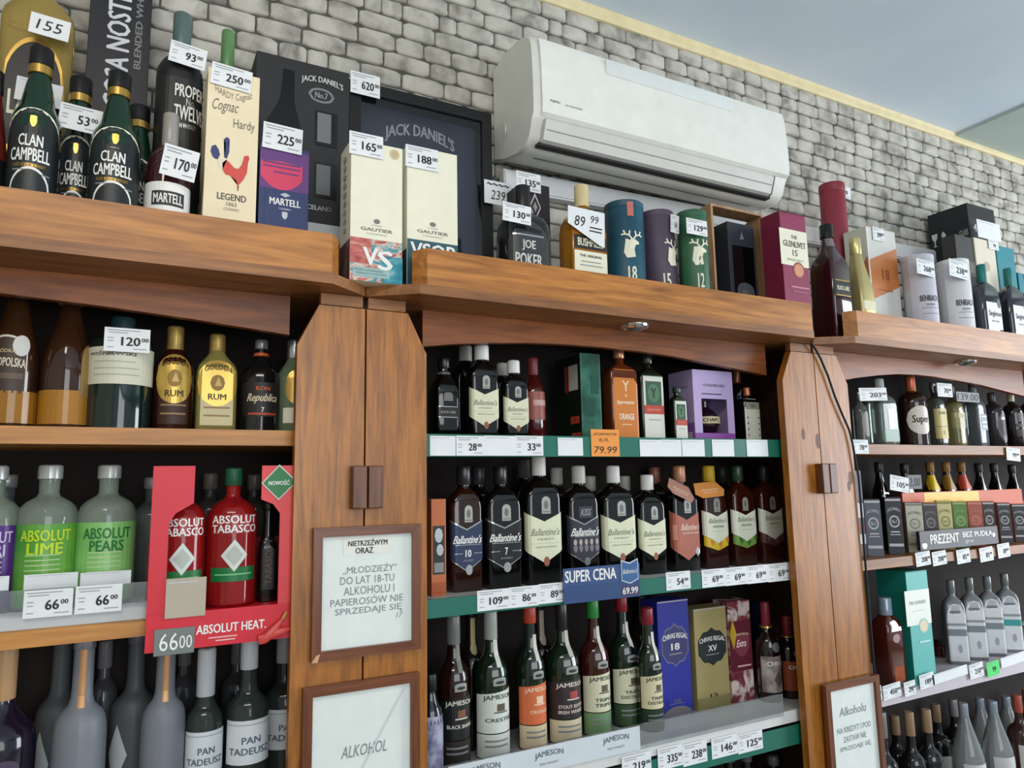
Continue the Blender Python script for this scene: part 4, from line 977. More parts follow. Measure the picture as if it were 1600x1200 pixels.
def tabasco(label, cx, top, w, Y):
    bottle(label, cx, top, w, 1.379, Y, 'abs', ch, nr=.0135, cap=(.87, mt(30, 84, 56, .35), 1.1),
      labels=[('rect', 0, 1.0, .52, .66, mt(150, 30, 34, .2), [('ABSOLUT', 0, .74, .95, .42, WHITE), ('TABASCO', 0, .26, .95, .42, WHITE)]), ('rect', 0, .95, .18, .28, mt(24, 110, 56, .4), [('#rect', 0, .5, .8, .1, mt(120, 190, 130))]), ('diam', 0, .52, .25, .48, mt(206, 214, 206, .4), [('#diam', 0, .5, .66, .66, mt(176, 184, 176))])], nm='vodka_bottle', group='red pepper vodka bottles in the display')
tabasco('red pepper vodka bottle with green cap in the middle of the red display', 366, 732, 80, 1.545)
tabasco('red pepper vodka bottle partly behind the upright of the red display', 288, 736, 78, 1.545)
bottle('slim black bottle inside the red display beside its diamond badge', 420, 786, 30, 1.379, 1.545, 'tall', mt(16, 14, 14, .15, coat=.3), cf=.5, nr=.010, cap=(.93, BLK, 1.1), labels=[('rect', 0, .8, .12, .62, mt(26, 22, 22), [('TABASCO', 0, .5, .5, .8, mt(90, 70, 60), {'vert': True})])], nm='dummy_bottle' if 0 else 'sauce_bottle')
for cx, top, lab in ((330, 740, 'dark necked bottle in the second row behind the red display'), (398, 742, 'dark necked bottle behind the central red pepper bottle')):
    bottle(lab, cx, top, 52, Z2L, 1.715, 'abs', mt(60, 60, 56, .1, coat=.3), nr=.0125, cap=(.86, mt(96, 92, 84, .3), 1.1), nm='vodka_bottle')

# ---- left bay, bottom shelf ----------------------------------------
L3Y = 1.60
bottle('dark purple bottle with tan neck wrap at the bottom frame edge', 12, 985, 120, Z3L, L3Y, 'tall', mt(26, 20, 36, .12, coat=.4), nr=.0155, cap=(.70, mt(190, 152, 110, .4), 1.12), labels=[('rect', -.3, .5, .16, .22, mt(200, 200, 206)), ('oval', .1, .5, .38, .47, mt(70, 60, 84))], nm='vodka_bottle')
for cx, w, lab, Y in ((134, 86, 'frosted grey vodka bottle with copper neck strip beside the dark purple one', 1.60), (262, 70, 'frosted grey vodka bottle with copper neck strip beside the small white-label bottle', 1.60)):
    bottle(lab, cx, 990, w, Z3L, Y, 'ost', G_FROST, nr=.0165, cap=(.93, mt(150, 150, 160, .3, .5), 1.0), labels=[('rect', 0, .7, .20, .29, mt(128, 132, 152, .5), [('OSTOYA', 0, .5, .92, .5, mt(84, 90, 116))]), ('rect', 0, .14, .66, .93, mt(186, 140, 96, .35, .4)), ('oval', .3, .2, .10, .15, mt(150, 140, 100))], nm='vodka_bottle', group='frosted vodka bottles')
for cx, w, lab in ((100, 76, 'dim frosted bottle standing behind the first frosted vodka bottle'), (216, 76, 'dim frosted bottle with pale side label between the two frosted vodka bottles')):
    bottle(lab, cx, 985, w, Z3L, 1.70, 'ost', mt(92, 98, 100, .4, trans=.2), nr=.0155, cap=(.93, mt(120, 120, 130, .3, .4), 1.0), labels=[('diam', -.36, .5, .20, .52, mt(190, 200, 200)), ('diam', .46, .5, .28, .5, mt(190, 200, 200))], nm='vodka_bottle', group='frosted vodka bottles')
pt = [('PAN', .02, .55, .34, .16, mt(90, 104, 120), {'bold': True}), ('TADEUSZ', .0, .30, .78, .16, mt(90, 104, 120), {'bold': True}), ('#rect', 0, .9, .9, .03, mt(170, 180, 184))]
for cx, top, w, lab in ((324, 1012, 60, 'clear vodka bottle with white label, the smaller beside the frosted bottle'), (391, 990, 68, 'clear vodka bottle with white label, the larger under the chili peppers'), (446, 985, 64, 'clear vodka bottle with white label half hidden by the pilaster')):
    bottle(lab, cx, top, w, Z3L, L3Y if cx < 440 else 1.66, 'ost', mt(70, 82, 78, .05, trans=.55), nr=.0155, cap=(.80 if cx != 324 else .72, mt(196, 200, 204, .35), 1.0), labels=[('rect', 0, 1.3, 0.295, .535, mt(214, 222, 226, .4), pt)], nm='vodka_bottle', group='clear white-label vodka bottles')
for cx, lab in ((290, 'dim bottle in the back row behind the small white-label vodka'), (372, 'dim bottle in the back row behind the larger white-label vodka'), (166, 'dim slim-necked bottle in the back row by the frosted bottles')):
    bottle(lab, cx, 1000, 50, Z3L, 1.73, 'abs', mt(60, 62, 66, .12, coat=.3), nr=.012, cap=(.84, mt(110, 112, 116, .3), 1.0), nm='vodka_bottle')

# ---- middle bay: chevron-label whisky ------------------------------
CR = mt(218, 220, 190, .45); crest = mt(170, 172, 166, .35, .3)
def chevron(label, cx, top, w, zb, Y, kind='cream', cap=WHITE, H=None, glass=None, nr=.0145, **k):
    base = [('arch', .02, .26, .545, .68, crest, [('#oval', 0, .5, .5, .5, mt(110, 112, 108)), ('#rect', 0, .12, .8, .08, mt(120, 122, 118))])]
    if kind == 'cream':
        L = base+[('chev', -.04, 1.22, .165, .565, CR, [('Ballantine\'s', .03, .60, .66, .14, mt(110, 116, 96), {'slant': .3, 'bold': False}), ('FINEST', .03, .46, .4, .035, mt(160, 160, 136)), ('#rect', .03, .38, .7, .008, mt(180, 180, 150)), ('BLENDED SCOTCH WHISKY', .03, .31, .5, .03, mt(170, 170, 146))]),
                  ('oval', 0, .17, .14, .215, mt(150, 92, 70))]
    elif kind in ('navy', 'black'):
        c = mt(38, 52, 84, .4) if kind == 'navy' else mt(20, 22, 24, .4)
        num = '10' if kind == 'navy' else '7'
        L = base+[('chev', -.04, 1.22, .155, .575, SILV), ('chev', -.04, 1.20, .165, .560, c, [('Ballantine\'s', .03, .62, .74, .17, WHITE, {'slant': .3}), ('#rect', .03, .51, .68, .012, SILV), (num, .03, .34, .16 if num == '10' else .07, .15, WHITE), ('#rect', -.22, .34, .2, .012, SILV), ('#rect', .28, .34, .2, .012, SILV), ('AGED', .03, .2, .3, .04, INKG)]),
                  ('oval', .02, .22, .13, .21, SILV)]
    elif kind == 'band':
        L = [('rect', .02, .46, .54, .64, mt(46, 48, 56), [('KISS', 0, .5, .7, .6, mt(150, 150, 156), {'slant': .2})]), ('chev', -.04, 1.22, .145, .575, SILV), ('chev', -.04, 1.20, .155, .560, mt(44, 46, 56, .4), [('Ballantine\'s', .03, .66, .74, .18, WHITE, {'slant': .35}), ('#rect', .03, .56, .62, .012, SILV)] + [('#oval', -.27+.15*q, .44, .09, .13, mt(176, 160, 160)) for q in range(5)] + [('#shield', -.27+.15*q, .30, .10, .14, mt(120, 112, 120)) for q in range(5)]), ('oval', .02, .2, .13, .20, SILV)]
    elif kind == 'rose':
        L = base+[('chev', -.04, 1.30, .10, .575, mt(176, 102, 84, .35), [('Ballantine\'s', .10, .66, .55, .13, mt(236, 206, 190), {'slant': .35}), ('BOURBON FINISH', .10, .54, .5, .04, mt(236, 206, 190)), ('#rect', -.36, .56, .12, .3, mt(206, 140, 120))]), ('diam', .33, .2, .13, .23, SILV)]
    else:
        A, B = {'sun': (mt(220, 184, 40), mt(206, 130, 50)), 'lime': (mt(116, 150, 70), mt(56, 110, 46)), 'wild': (mt(86, 52, 48), mt(120, 84, 76))}[kind]
        word = {'sun': 'SUNSHINE', 'lime': 'BRASIL', 'wild': 'WILD'}[kind]
        L = base+[('chev', -.02, 1.1, .17, .36, A)]+[('diam' if q % 2 else 'oval', -.42+.165*q, .2, .235-.055*(1-abs(q-2.5)/2.5), .33-.05*(1-abs(q-2.5)/2.5), B if q % 2 else A) for q in range(6)]+[('chev', -.02, 1.15, .24, .565, mt(222, 226, 206, .45), [('Ballantine\'s', .02, .68, .66, .15, mt(110, 116, 100), {'slant': .3, 'bold': False}), (word, .02, .5, .42, .065, mt(130, 140, 110)), ('#rect', .02, .36, .5, .012, mt(180, 180, 160))])]
    return bottle(label, cx, top, w*1.16, zb, Y, 'ball', glass or G_BLACK, dr=.60, cf=.42, nr=nr, cap=(.845, cap, 1.15), labels=L, nm='whisky_bottle', group='chevron-label whisky bottles', H=H, **k)

M1Y, M2Y, M3Y = 1.60, 1.625, 1.635
bottle('black square whisky bottle with dark label at the pale pilaster, upper shelf', 693, 560, 46, Z1M, M1Y, 'square', G_BLACK, cf=.25, nr=.0125, cap=(.88, mt(26, 26, 28, .25), 1.1), collar=[(.80, .83, SILV, 1.05)], labels=[('rect', 0, .96, .28, .42, mt(26, 26, 28, .3), [('BLACK LABEL', 0, .5, .7, .2, mt(150, 150, 146)), ('#rect', 0, .95, .9, .05, SILV), ('#rect', 0, .08, .9, .05, SILV)]), ('arch', 0, .4, .48, .58, mt(110, 110, 108))], nm='whisky_bottle')
chevron('green-black bottle with cream chevron label and white cap reaching the valance', 752, 540, 44, Z1M, M1Y)
chevron('smaller green-black bottle with cream chevron label beside the red bottle', 802, 564, 38, Z1M, M1Y, nr=.0125)
for cx, top, w, lab in ((727, 541, 40, 'white-capped dark bottle behind the tallest chevron-label bottle on the upper shelf'), (785, 568, 36, 'white-capped dark bottle behind the smaller chevron-label bottle on the upper shelf')):
    bottle(lab, cx, top, w, Z1M, 1.70, 'ball', G_BLACK, dr=.6, cf=.42, nr=.0135, cap=(.845, mt(206, 206, 198, .5), 1.15), nm='whisky_bottle', group='white-capped bottles in the second row')
bottle('slim bottle with red neck wrap and pink label beside the green gift box', 832, 560, 36, Z1M, 1.64, 'whisky', mt(70, 20, 18, .1, coat=.4), nr=.0115, cap=(.80, mt(120, 44, 52, .4), 1.15), labels=[('rect', 0, 1.3, .28, .60, mt(150, 84, 74, .4), [('#rect', .1, .6, .6, .2, mt(196, 160, 150))])], nm='liqueur_bottle')
DG = mt(20, 58, 46, .3); 
carton('dark green gift box with red bands and white window behind the orange price card', 908, 939, 551, Z1M, 1.575, .125, noise_mat('green_card', [(.35, (18, 62, 50)), (.52, (30, 92, 72)), (.7, (60, 120, 100))], 16, .3, 3), midy=620,
  prints=[('rect', -.1, .5, .30, .50, mt(24, 74, 60, .3)), ('rect', .2, .4, .55, .75, mt(26, 80, 64, .3))], side=[('rect', 0, .99, 0, .99, mt(18, 32, 26, .4)), ('rect', .15, .5, .60, .88, mt(196, 194, 184)), ('rect', -.02, .13, .585, .88, mt(150, 34, 38)), ('oval', -.22, .26, .62, .86, mt(26, 26, 26)), ('rect', .26, .34, .23, .31, mt(186, 76, 52), [('#diam', 0, .5, .2, .8, mt(120, 60, 50))]), ('rect', .30, .36, .05, .13, mt(186, 76, 52), [('#diam', 0, .5, .2, .8, mt(120, 60, 50))])])
def herbal(label, cx, top, w, glass, lab, cap, H=None, Y=M1Y, nr=.0125):
    return bottle(label, cx, top, w, Z1M, Y, 'jager', glass, dr=.52, cf=.3, nr=nr, cap=(.90, cap, 1.1), labels=lab, nm='herbal_liqueur_bottle', H=H, group='flat square-shouldered herbal liqueur bottles')
herbal('flat brown liqueur bottle with an orange front label behind the orange price card', 966, 546, 54, mt(96, 44, 18, .07, coat=.5), [('rect', .02, .90, .055, .775, mt(206, 122, 40, .4), [('Y', 0, .76, .30, .15, mt(236, 206, 160)), ('#oval', 0, .62, .06, .05, mt(236, 206, 160)), ('Jägermeister', -.02, .52, .74, .07, mt(246, 232, 206)), ('ORANGE', 0, .32, .62, .09, mt(246, 236, 214)), ('#rect', 0, .21, .4, .012, mt(236, 206, 160))])], mt(180, 130, 96, .3, .4))
wl = lambda: [('rect', .02, .92, .06, .76, mt(54, 92, 66, .4)), ('rect', .02, .86, .07, .75, mt(216, 218, 206, .4), [('#rect', 0, .72, .80, .40, mt(46, 84, 60)), ('#oval', 0, .73, .60, .30, mt(70, 120, 84)), ('Y', 0, .73, .3, .16, mt(30, 40, 30)), ('#rect', 0, .46, 1.0, .14, mt(186, 62, 42)), ('Jägermeister', 0, .46, .7, .05, mt(220, 150, 130)), ('#rect', 0, .3, .6, .012, INKG)])]
herbal('flat dark green liqueur bottle with white label and red band, the larger one', 1010, 555, 47, G_OLIVE, wl(), mt(40, 52, 46, .25))
herbal('small flat dark green liqueur bottle with white label and red band beside the purple box', 1057, 605, 27, G_OLIVE, wl(), mt(40, 52, 46, .25), Y=1.575, nr=.0095)
# lilac gift box with an opening that shows a round bottle
LIL = mt(186, 168, 214, .5)
def lilac():
    Y = 1.575
    x0, zt = at(1084, 577, Y); x1 = at(1146, 630, Y)[0]; x0 = at(1084, 630, Y)[0]
    W = x1-x0; Hh = zt-Z1M; D = .105; hw = W/2
    root = empty('gift_box', ((x0+x1)/2, Y, Z1M)); tag(root, 'lilac gift box with a square opening that shows a round dark bottle', 'box')
    a0, a1, b0, b1 = -hw*.62, hw*.66, .15*Hh, .62*Hh; t = .002
    fr = join(boxg(-hw, hw, 0, t, b1, Hh), boxg(-hw, a0, 0, t, b0, b1), boxg(a1, hw, 0, t, b0, b1), boxg(-hw, hw, 0, t, 0, b0))
    mesh_obj('front_panel', *fr, LIL, root)
    mesh_obj('side_panel', *boxg(-hw, -hw+t, t, D, 0, Hh), LIL, root)
    mesh_obj('side_panel', *boxg(hw-t, hw, t, D, 0, Hh), LIL, root)
    mesh_obj('back_panel', *boxg(-hw+t, hw-t, D-t, D, 0, Hh), mt(150, 132, 180, .5), root)
    mesh_obj('top_panel', *boxg(-hw+t, hw-t, t, D-t, Hh-t, Hh), LIL, root)
    mesh_obj('base_panel', *boxg(-hw+t, hw-t, t, D-t, 0, t), LIL, root)
    mesh_obj('purple_foot', *patch(flat, 'rect', 0, W*.995, .002, .165*Hh, .0005, 1), mt(140, 74, 160, .5), root)
    mesh_obj('purple_foot', *patch(lambda u, z, off=0.0: (-hw-off, D/2-u, z), 'rect', 0, D*.99, .002, .30*Hh, .0005, 1), mt(150, 96, 176, .5), root)
    for s, u, z, tw, th, m in (('CHAMBORD', .03, .80, .54, .035, mt(120, 110, 140)), ('BLACK RASPBERRY', .05, .07, .5, .022, mt(220, 190, 226))):
        mesh_obj('lettering', *text(flat, s, u*W, z*Hh, tw*W, th*Hh, .001), m, root)
    sfn = lambda u, z, off=0.0: (-hw-off, D/2-u, z)
    mesh_obj('lettering', *text(sfn, 'BLACK LIQUEUR', .0, .78*Hh, .6*D, .03*Hh, .001), mt(130, 118, 150), root)
    mesh_obj('cut_slot', *patch(flat, 'rect', -.05*W, .5*W, .675*Hh, .69*Hh, .0006, 1), mt(60, 44, 80), root)
    mesh_obj('barcode', *patch(sfn, 'rect', .30*D, .2*D, .02*Hh, .18*Hh, .001, 1), mt(206, 200, 210), root)
    bt = mesh_obj('bottle', *loft([(t+.001, .020, .020, 9), (.012, .034, .034, 9), (.034, .043, .043, 9), (.056, .041, .041, 9), (.074, .029, .029, 9), (.086, .014, .014, 9), (.104, .014, .014, 9)]), mt(34, 16, 30, .06, coat=.5), root, True)
    bt.location = (.006, .049, .030)
    mesh_obj('insert', *boxg(-hw+t+.001, hw-t-.001, t+.001, D-t-.001, t, .0305), mt(140, 74, 160, .5), root)
    S = Surf([(0, .043, .043, 9), (.2, .043, .043, 9)])
    lb = mesh_obj('bottle_label', *patch(S, 'rect', -.012, .09, .036, .056, .001, 16), mt(206, 190, 150), bt)
    mesh_obj('lettering', *text(S, 'CHAM', -.014, .046, .046, .011, .0016), BLK, lb)
lilac()
bottle('small black bottle with a white leaf-bordered label beside the lilac box', 1166, 606, 36, Z1M, M1Y, 'jager', G_BLACK, dr=.6, cf=.4, nr=.010, cap=(.86, mt(180, 110, 76, .3, .5), 1.0), labels=[('rect', 0, .94, .05, .80, mt(206, 206, 190, .4), [('#rect', 0, .84, .9, .16, mt(150, 146, 130)), ('GIN', 0, .84, .3, .08, mt(90, 90, 84))] + [('#diam', sx, .18+.13*q, .1, .05, BLK) for q in range(4) for sx in (-.36, .36)])], nm='gin_bottle')
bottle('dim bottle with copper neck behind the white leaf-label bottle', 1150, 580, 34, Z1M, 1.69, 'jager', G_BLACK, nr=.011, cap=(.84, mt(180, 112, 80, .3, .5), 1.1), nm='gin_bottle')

carton('dim grey card box at the back of the upper shelf by the knotty pilaster', 1190, 1214, 642, Z1M, 1.70, .05, mt(120, 116, 112, .6), midy=660, prints=[('rect', .1, .5, .1, .6, mt(60, 54, 50))])

# second shelf
carton('orange gift box with an oval window at the pale pilaster', 674, 697, 780, Z2M, 1.58, .09, mt(190, 106, 62, .5), midy=850, prints=[('rect', 0, .8, .22, .72, mt(60, 60, 58, .15), [('#oval', 0, .8, .7, .3, SILV), ('#oval', .1, .5, .6, .24, SILV), ('#rect', 0, .14, .8, .2, mt(140, 140, 140))]), ('rect', 0, .98, .02, .14, mt(170, 84, 44))])
chevron('dark bottle with navy chevron label numbered ten', 724, 728, 48, Z2M, M2Y, 'navy', mt(40, 40, 44, .25), glass=mt(40, 18, 10, .06, coat=.5))
chevron('dark bottle with black chevron label numbered seven', 781, 728, 54, Z2M, M2Y, 'black', mt(34, 34, 36, .25))
chevron('green-black bottle with cream chevron label between the black-label and silver-print bottles', 841, 713, 56, Z2M, M2Y)
chevron('dark bottle with silver chevron print of a band behind the blue promotion card', 903, 728, 50, Z2M, M2Y, 'band', mt(200, 200, 192))
chevron('tall green-black bottle with cream chevron label rising behind the blue promotion card', 957, 728, 54, Z2M, M2Y)
chevron('short green-black bottle with cream chevron label beside the rose-label bottle', 1010, 742, 44, Z2M, M2Y)
chevron('dark bottle with rose-brown chevron label and a hanging neck tag', 1060, 728, 46, Z2M, M2Y, 'rose', mt(196, 140, 110, .35, .3))
chevron('red-brown bottle with yellow fruit under its pale chevron label', 1106, 728, 42, Z2M, M2Y, 'sun', mt(206, 170, 40), glass=mt(46, 16, 10, .06, coat=.5))
chevron('red-brown bottle with green limes under its pale chevron label', 1150, 728, 41, Z2M, M2Y, 'lime', mt(36, 62, 40, .3), glass=mt(50, 18, 10, .06, coat=.5))
chevron('red-brown bottle with dark berries under its pale chevron label', 1192, 728, 41, Z2M, M2Y, 'wild', mt(46, 40, 50, .3), glass=mt(56, 22, 12, .06, coat=.5))
for cx, top, cm, lab in ((748, 730, mt(60, 60, 60, .3), 'dark-capped bottle in the second row behind the ten and seven bottles'), (818, 718, mt(90, 92, 88, .5), 'dull-capped bottle in the second row behind the cream chevron bottle'), (869, 731, mt(190, 190, 180, .5), 'pale-capped bottle in the second row beside the silver-print bottle'), (921, 744, mt(180, 180, 170, .5), 'pale-capped bottle in the second row behind the promotion card'), (975, 744, mt(186, 186, 178, .5), 'pale-capped bottle in the second row before the short chevron bottle'), (1022, 730, mt(150, 96, 76, .35), 'copper-capped bottle in the second row behind the short chevron bottle'), (1126, 730, mt(44, 60, 46, .35), 'green-capped bottle in the second row behind the yellow-fruit bottle')):
    bottle(lab, cx, top, 42, Z2M, 1.715, 'ball', G_BLACK, dr=.6, cf=.42, nr=.0135, cap=(.845, cm, 1.15), nm='whisky_bottle', group='second-row bottles behind the chevron labels')
def necktag(label, cx, cy, w, h, Y, m, roll):
    X, Z = at(cx, cy, Y); s = at(cx+w/2, cy, Y)[0]-at(cx-w/2, cy, Y)[0]; hh = at(cx, cy-h/2, Y)[1]-at(cx, cy+h/2, Y)[1]
    root = empty('neck_tag', (X, Y, Z)); root.rotation_euler = (R(-25), R(roll), 0); tag(root, label, 'tag', 'paper neck tags')
    V, F = prism([(-s/2, -hh*.2), (-s*.3, -hh/2), (s*.4, -hh/2), (s/2, -hh*.1), (s*.3, hh/2), (-s*.42, hh*.5)], 'y', 0, .0012)
    mesh_obj('card', V, F, m, root)
    fn = lambda u, z, off=0.0: (u, -off, z)
    mesh_obj('fine_print', *join(patch(fn, 'rect', 0, s*.6, -hh*.05, hh*.02, .0006, 1), patch(fn, 'rect', 0, s*.5, -hh*.2, -hh*.15, .0006, 1)), mt(220, 180, 150), root)
necktag('pinkish paper tag hanging on the rose-label bottle', 1064, 766, 44, 26, 1.585, mt(170, 124, 106, .5), 22)
necktag('orange paper tag hanging on the yellow-fruit bottle', 1108, 765, 46, 26, 1.585, mt(206, 136, 62, .5), -4)

# third shelf: Irish whiskey
def irish(label, cx, top, w, lab, lab2, tcol, words, cap, glass=None, capt=.80, H=None, strip=None, Y=M3Y, line=None):
    tx = [('JAMESON', .02, .79, .70, .14, tcol, {'arch': .2})]
    tx += [('#rect', .04, .58, .18, .17, mt(96, 84, 70) if line is None else line), ('#rect', .04, .47, .3, .03, tcol)]
    n = len(words)
    for q, wd in enumerate(words): tx.append((wd, .04, .30-.13*q, .66 if len(wd) > 6 else .5, .085, tcol))
    L = [('slant', 0, 1.45, .185, .475, lab, tx), ('rect', 0, 1.45, .02, .178, lab2, [('#rect', -.05, .72, .5, .08, INKG), ('#rect', -.05, .5, .5, .08, INKG)]), ('arch', .04, .42, .50, .555, mt(150, 152, 150, .4), [('#oval', 0, .4, .7, .4, mt(40, 44, 42))])]
    if strip: L.append(('rect', .06, .16, .62, .80, strip))
    return bottle(label, cx, top, w, Z3M, Y, 'james', glass or mt(14, 34, 22, .06, coat=.6), nr=.0135, cap=(capt, cap, 1.1), labels=L, nm='whiskey_bottle', group='tall whiskey bottles with slanted labels', H=H)
IH = .334
irish('tall whiskey bottle with black label and white lettering at the end of the row', 708, 950, 50, mt(26, 28, 28, .4), mt(44, 42, 38, .4), mt(216, 212, 200), ['BLACK BARREL'], mt(120, 124, 118, .3), glass=mt(34, 12, 10, .06, coat=.5), H=IH, strip=mt(120, 122, 116), line=mt(130, 84, 60))
irish('tall whiskey bottle with large white label and pale neck strip', 766, 945, 54, mt(214, 220, 212, .4), mt(206, 212, 202, .4), mt(70, 84, 78), ['CRESTED'], mt(170, 174, 168, .3), H=IH, strip=mt(206, 208, 200))
irish('tall whiskey bottle with orange label and orange cap', 827, 945, 46, mt(216, 112, 66, .4), mt(214, 196, 160, .4), mt(240, 206, 176), ['ORANGE'], mt(190, 70, 46, .35), capt=.88, H=IH, strip=mt(206, 204, 196), line=mt(240, 206, 176))
irish('tall whiskey bottle with dark brown label reading stout edition', 876, 940, 54, mt(52, 44, 46, .4), mt(212, 200, 168, .4), mt(220, 208, 196), ['STOUT EDITION', 'IRISH WHISKEY'], mt(30, 30, 32, .3), H=IH, strip=mt(190, 188, 176), line=mt(170, 70, 60))
irish('tall whiskey bottle with cream label, light green foot label and bright green cap', 925, 935, 47, mt(216, 214, 184, .4), mt(110, 146, 100, .4), mt(76, 84, 70), ['TRIPLE', 'TRIPLE'], mt(44, 140, 60, .35), capt=.86, H=IH, glass=mt(60, 18, 12, .06, coat=.5), strip=mt(206, 204, 190))
irish('tall whiskey bottle with cream label and dark red cap before the shorter one', 970, 930, 45, mt(216, 214, 186, .4), mt(60, 84, 56, .3), mt(76, 84, 70), ['TRIPLE', 'DISTILLED'], mt(140, 26, 40, .35), capt=.88, H=IH-.004, Y=1.655, strip=mt(206, 204, 190))
irish('shorter whiskey bottle with cream label and dark red cap next to the blue box', 1010, 948, 39, mt(216, 208, 170, .4), mt(40, 60, 44, .3), mt(76, 84, 70), ['TRIPLE', 'DISTILLED'], mt(130, 30, 44, .35), capt=.86, H=.306, Y=1.59, strip=mt(206, 204, 190))
bottle('slim bottle with blue-grey label in the corner by the pale pilaster', 672, 1052, 40, Z3M, 1.57, 'whisky', mt(20, 18, 26, .1, coat=.4), nr=.012, cap=(.84, BLK, 1.1), labels=[('rect', 0, 1.4, .05, .62, noise_mat('marbled_label', [(.35, (96, 92, 130)), (.6, (170, 172, 190))], 40, .4))], nm='whiskey_bottle')
for cx, lab, sc in ((735, 'dim whiskey bottle with pale gold neck seal in the second row', mt(196, 180, 130)), (842, 'dim whiskey bottle with beige neck seal in the second row by the brown label', mt(176, 160, 146)), (1000, 'dim whiskey bottle in the second row near the blue box', mt(120, 116, 104))):
    bottle(lab, cx, 945, 44, Z3M, 1.715 if cx < 990 else 1.745, 'james', mt(24, 14, 12, .08, coat=.4), nr=.0135, cap=(.92, BLK, 1.05), labels=[('rect', 0, .18, .70, .92, sc), ('oval', 0, .26, .66, .74, sc)], nm='whiskey_bottle', group='second-row whiskey bottles', H=IH)
BLU = mt(40, 46, 150, .4)
ce = mt(110, 110, 140, .4)
def crestbox(label, x0, x1, top, m, fg, num, D, sub, cr_):
    return carton(label, x0, x1, top, Z3M, 1.628, D, m, midy=1030, prints=[('scal', .02, .86, .42, .80, cr_), ('scal', .02, .80, .435, .785, fg, [('CHIVAS REGAL', 0, .68, .98, .13, WHITE, {'arch': .4}), (num, 0, .46, .34, .17, WHITE), ('#rect', 0, .28, .5, .03, SILV)]), ('rect', 0, .6, .1, .17, m, [(sub, 0, .5, .4, .5, cr_), ('#rect', 0, .15, .8, .06, cr_)]), ('rect', 0, .98, .985, .995, mt(180, 180, 176))] + ([('dome', 0, .98, .0, .09, mt(110, 104, 110))] if num == '18' else [('rect', 0, .98, .0, .12, mt(134, 124, 80, .4))]))
crestbox('royal blue whisky box with a grey crest and number eighteen', 1030, 1079, 940, BLU, mt(58, 60, 110, .4), '18', .07, 'GOLD SIGNATURE', ce)
crestbox('pale gold whisky box with a dark crest and roman numeral', 1087, 1138, 952, mt(172, 158, 106, .4, .2), mt(40, 48, 50, .4), 'XV', .06, '15', mt(30, 36, 36))
exm = noise_mat('foil_print', [(.32, (92, 30, 44)), (.48, (130, 60, 70)), (.58, (206, 190, 184)), (.7, (226, 200, 180))], 24, .3, 3, distort=1)
carton('wine-red patterned whisky box with white foil shards', 1141, 1176, 940, Z3M, 1.636, .06, exm, midy=1030, prints=[('rect', 0, .99, .30, .80, mt(96, 34, 50, .4)), ('shield', .04, .7, .44, .68, mt(130, 62, 76, .4), [('Extra', 0, .55, .6, .3, mt(236, 216, 210), {'slant': .3}), ('CHIVAS REGAL', 0, .9, .98, .10, mt(206, 190, 150), {'arch': .3})]), ('diam', -.32, .3, .52, .82, mt(190, 160, 40)), ('rect', .1, .6, .34, .355, mt(220, 180, 180))])
for i, (cx, top, w, lab, lm) in enumerate(((1194, 940, 40, 'dark whisky bottle with burgundy cap and pale scrap label', noise_mat('scrap_label', [(.4, (120, 108, 104)), (.6, (176, 166, 158))], 30, .5)), (1228, 962, 38, 'dark whisky bottle with burgundy cap and torn orange label at the knotty pilaster', mt(150, 72, 44, .4)))):
    bottle(lab, cx, top, w, Z3M, 1.61 if i == 0 else 1.60, 'james', mt(24, 10, 10, .06, coat=.5), nr=.0115, cap=(.76, mt(120, 34, 46, .35), 1.1), collar=[(.735, .755, GOLD, 1.25)], labels=[('rect', 0, 1.4, .10, .46, lm, [('CHIVAS', -.02, .80, .6, .13, WHITE), ('#diam', 0, .35, .3, .5, mt(90, 84, 80))]), ('oval', 0, .4, .50, .60, mt(110, 112, 116))], nm='whisky_bottle', group='burgundy-capped whisky bottles')
carton('dark blue box standing at the back of the third shelf by the knotty pilaster', 1200, 1236, 944, Z3M, 1.69, .06, mt(24, 44, 84, .5), midy=1000)
# printed card in the tray lip
def lipcard():
    x0, x1 = .63, 1.135; Y = S_Y-.010
    root = empty('shelf_card', ((x0+x1)/2, Y, .956)); tag(root, 'white shelf-edge card printed three times with a dark name', 'shelf card')
    hw = (x1-x0)/2
    mesh_obj('card', *boxg(-hw, hw, 0, .001, 0, .054), mt(206, 214, 220, .4), root)
    for px_ in (757, 858, 963):
        u = at(px_, 1172, Y)[0]-(x0+x1)/2
        mesh_obj('lettering', *join(text(flat, 'JAMESON', u, .034, .076, .016, .0006, True, .2), text(flat, 'IRISH WHISKEY', u, .017, .05, .005, .0006, False)), mt(110, 120, 130), root)
lipcard()
for cx, lab in ((1138, 'dim bottle cap below the green rail under the wine-red box'), (1165, 'dim bottle cap below the green rail under the scrap-label bottle'), (1207, 'dim bottle cap below the green rail near the knotty pilaster')):
    bottle(lab, cx, 1172 if cx < 1180 else 1180, 40, .56, 1.62, 'james', G_BLACK, nr=.0135, cap=(.9, mt(80, 82, 84, .3), 1.1), nm='whisky_bottle', group='bottles under the lowest green rail')

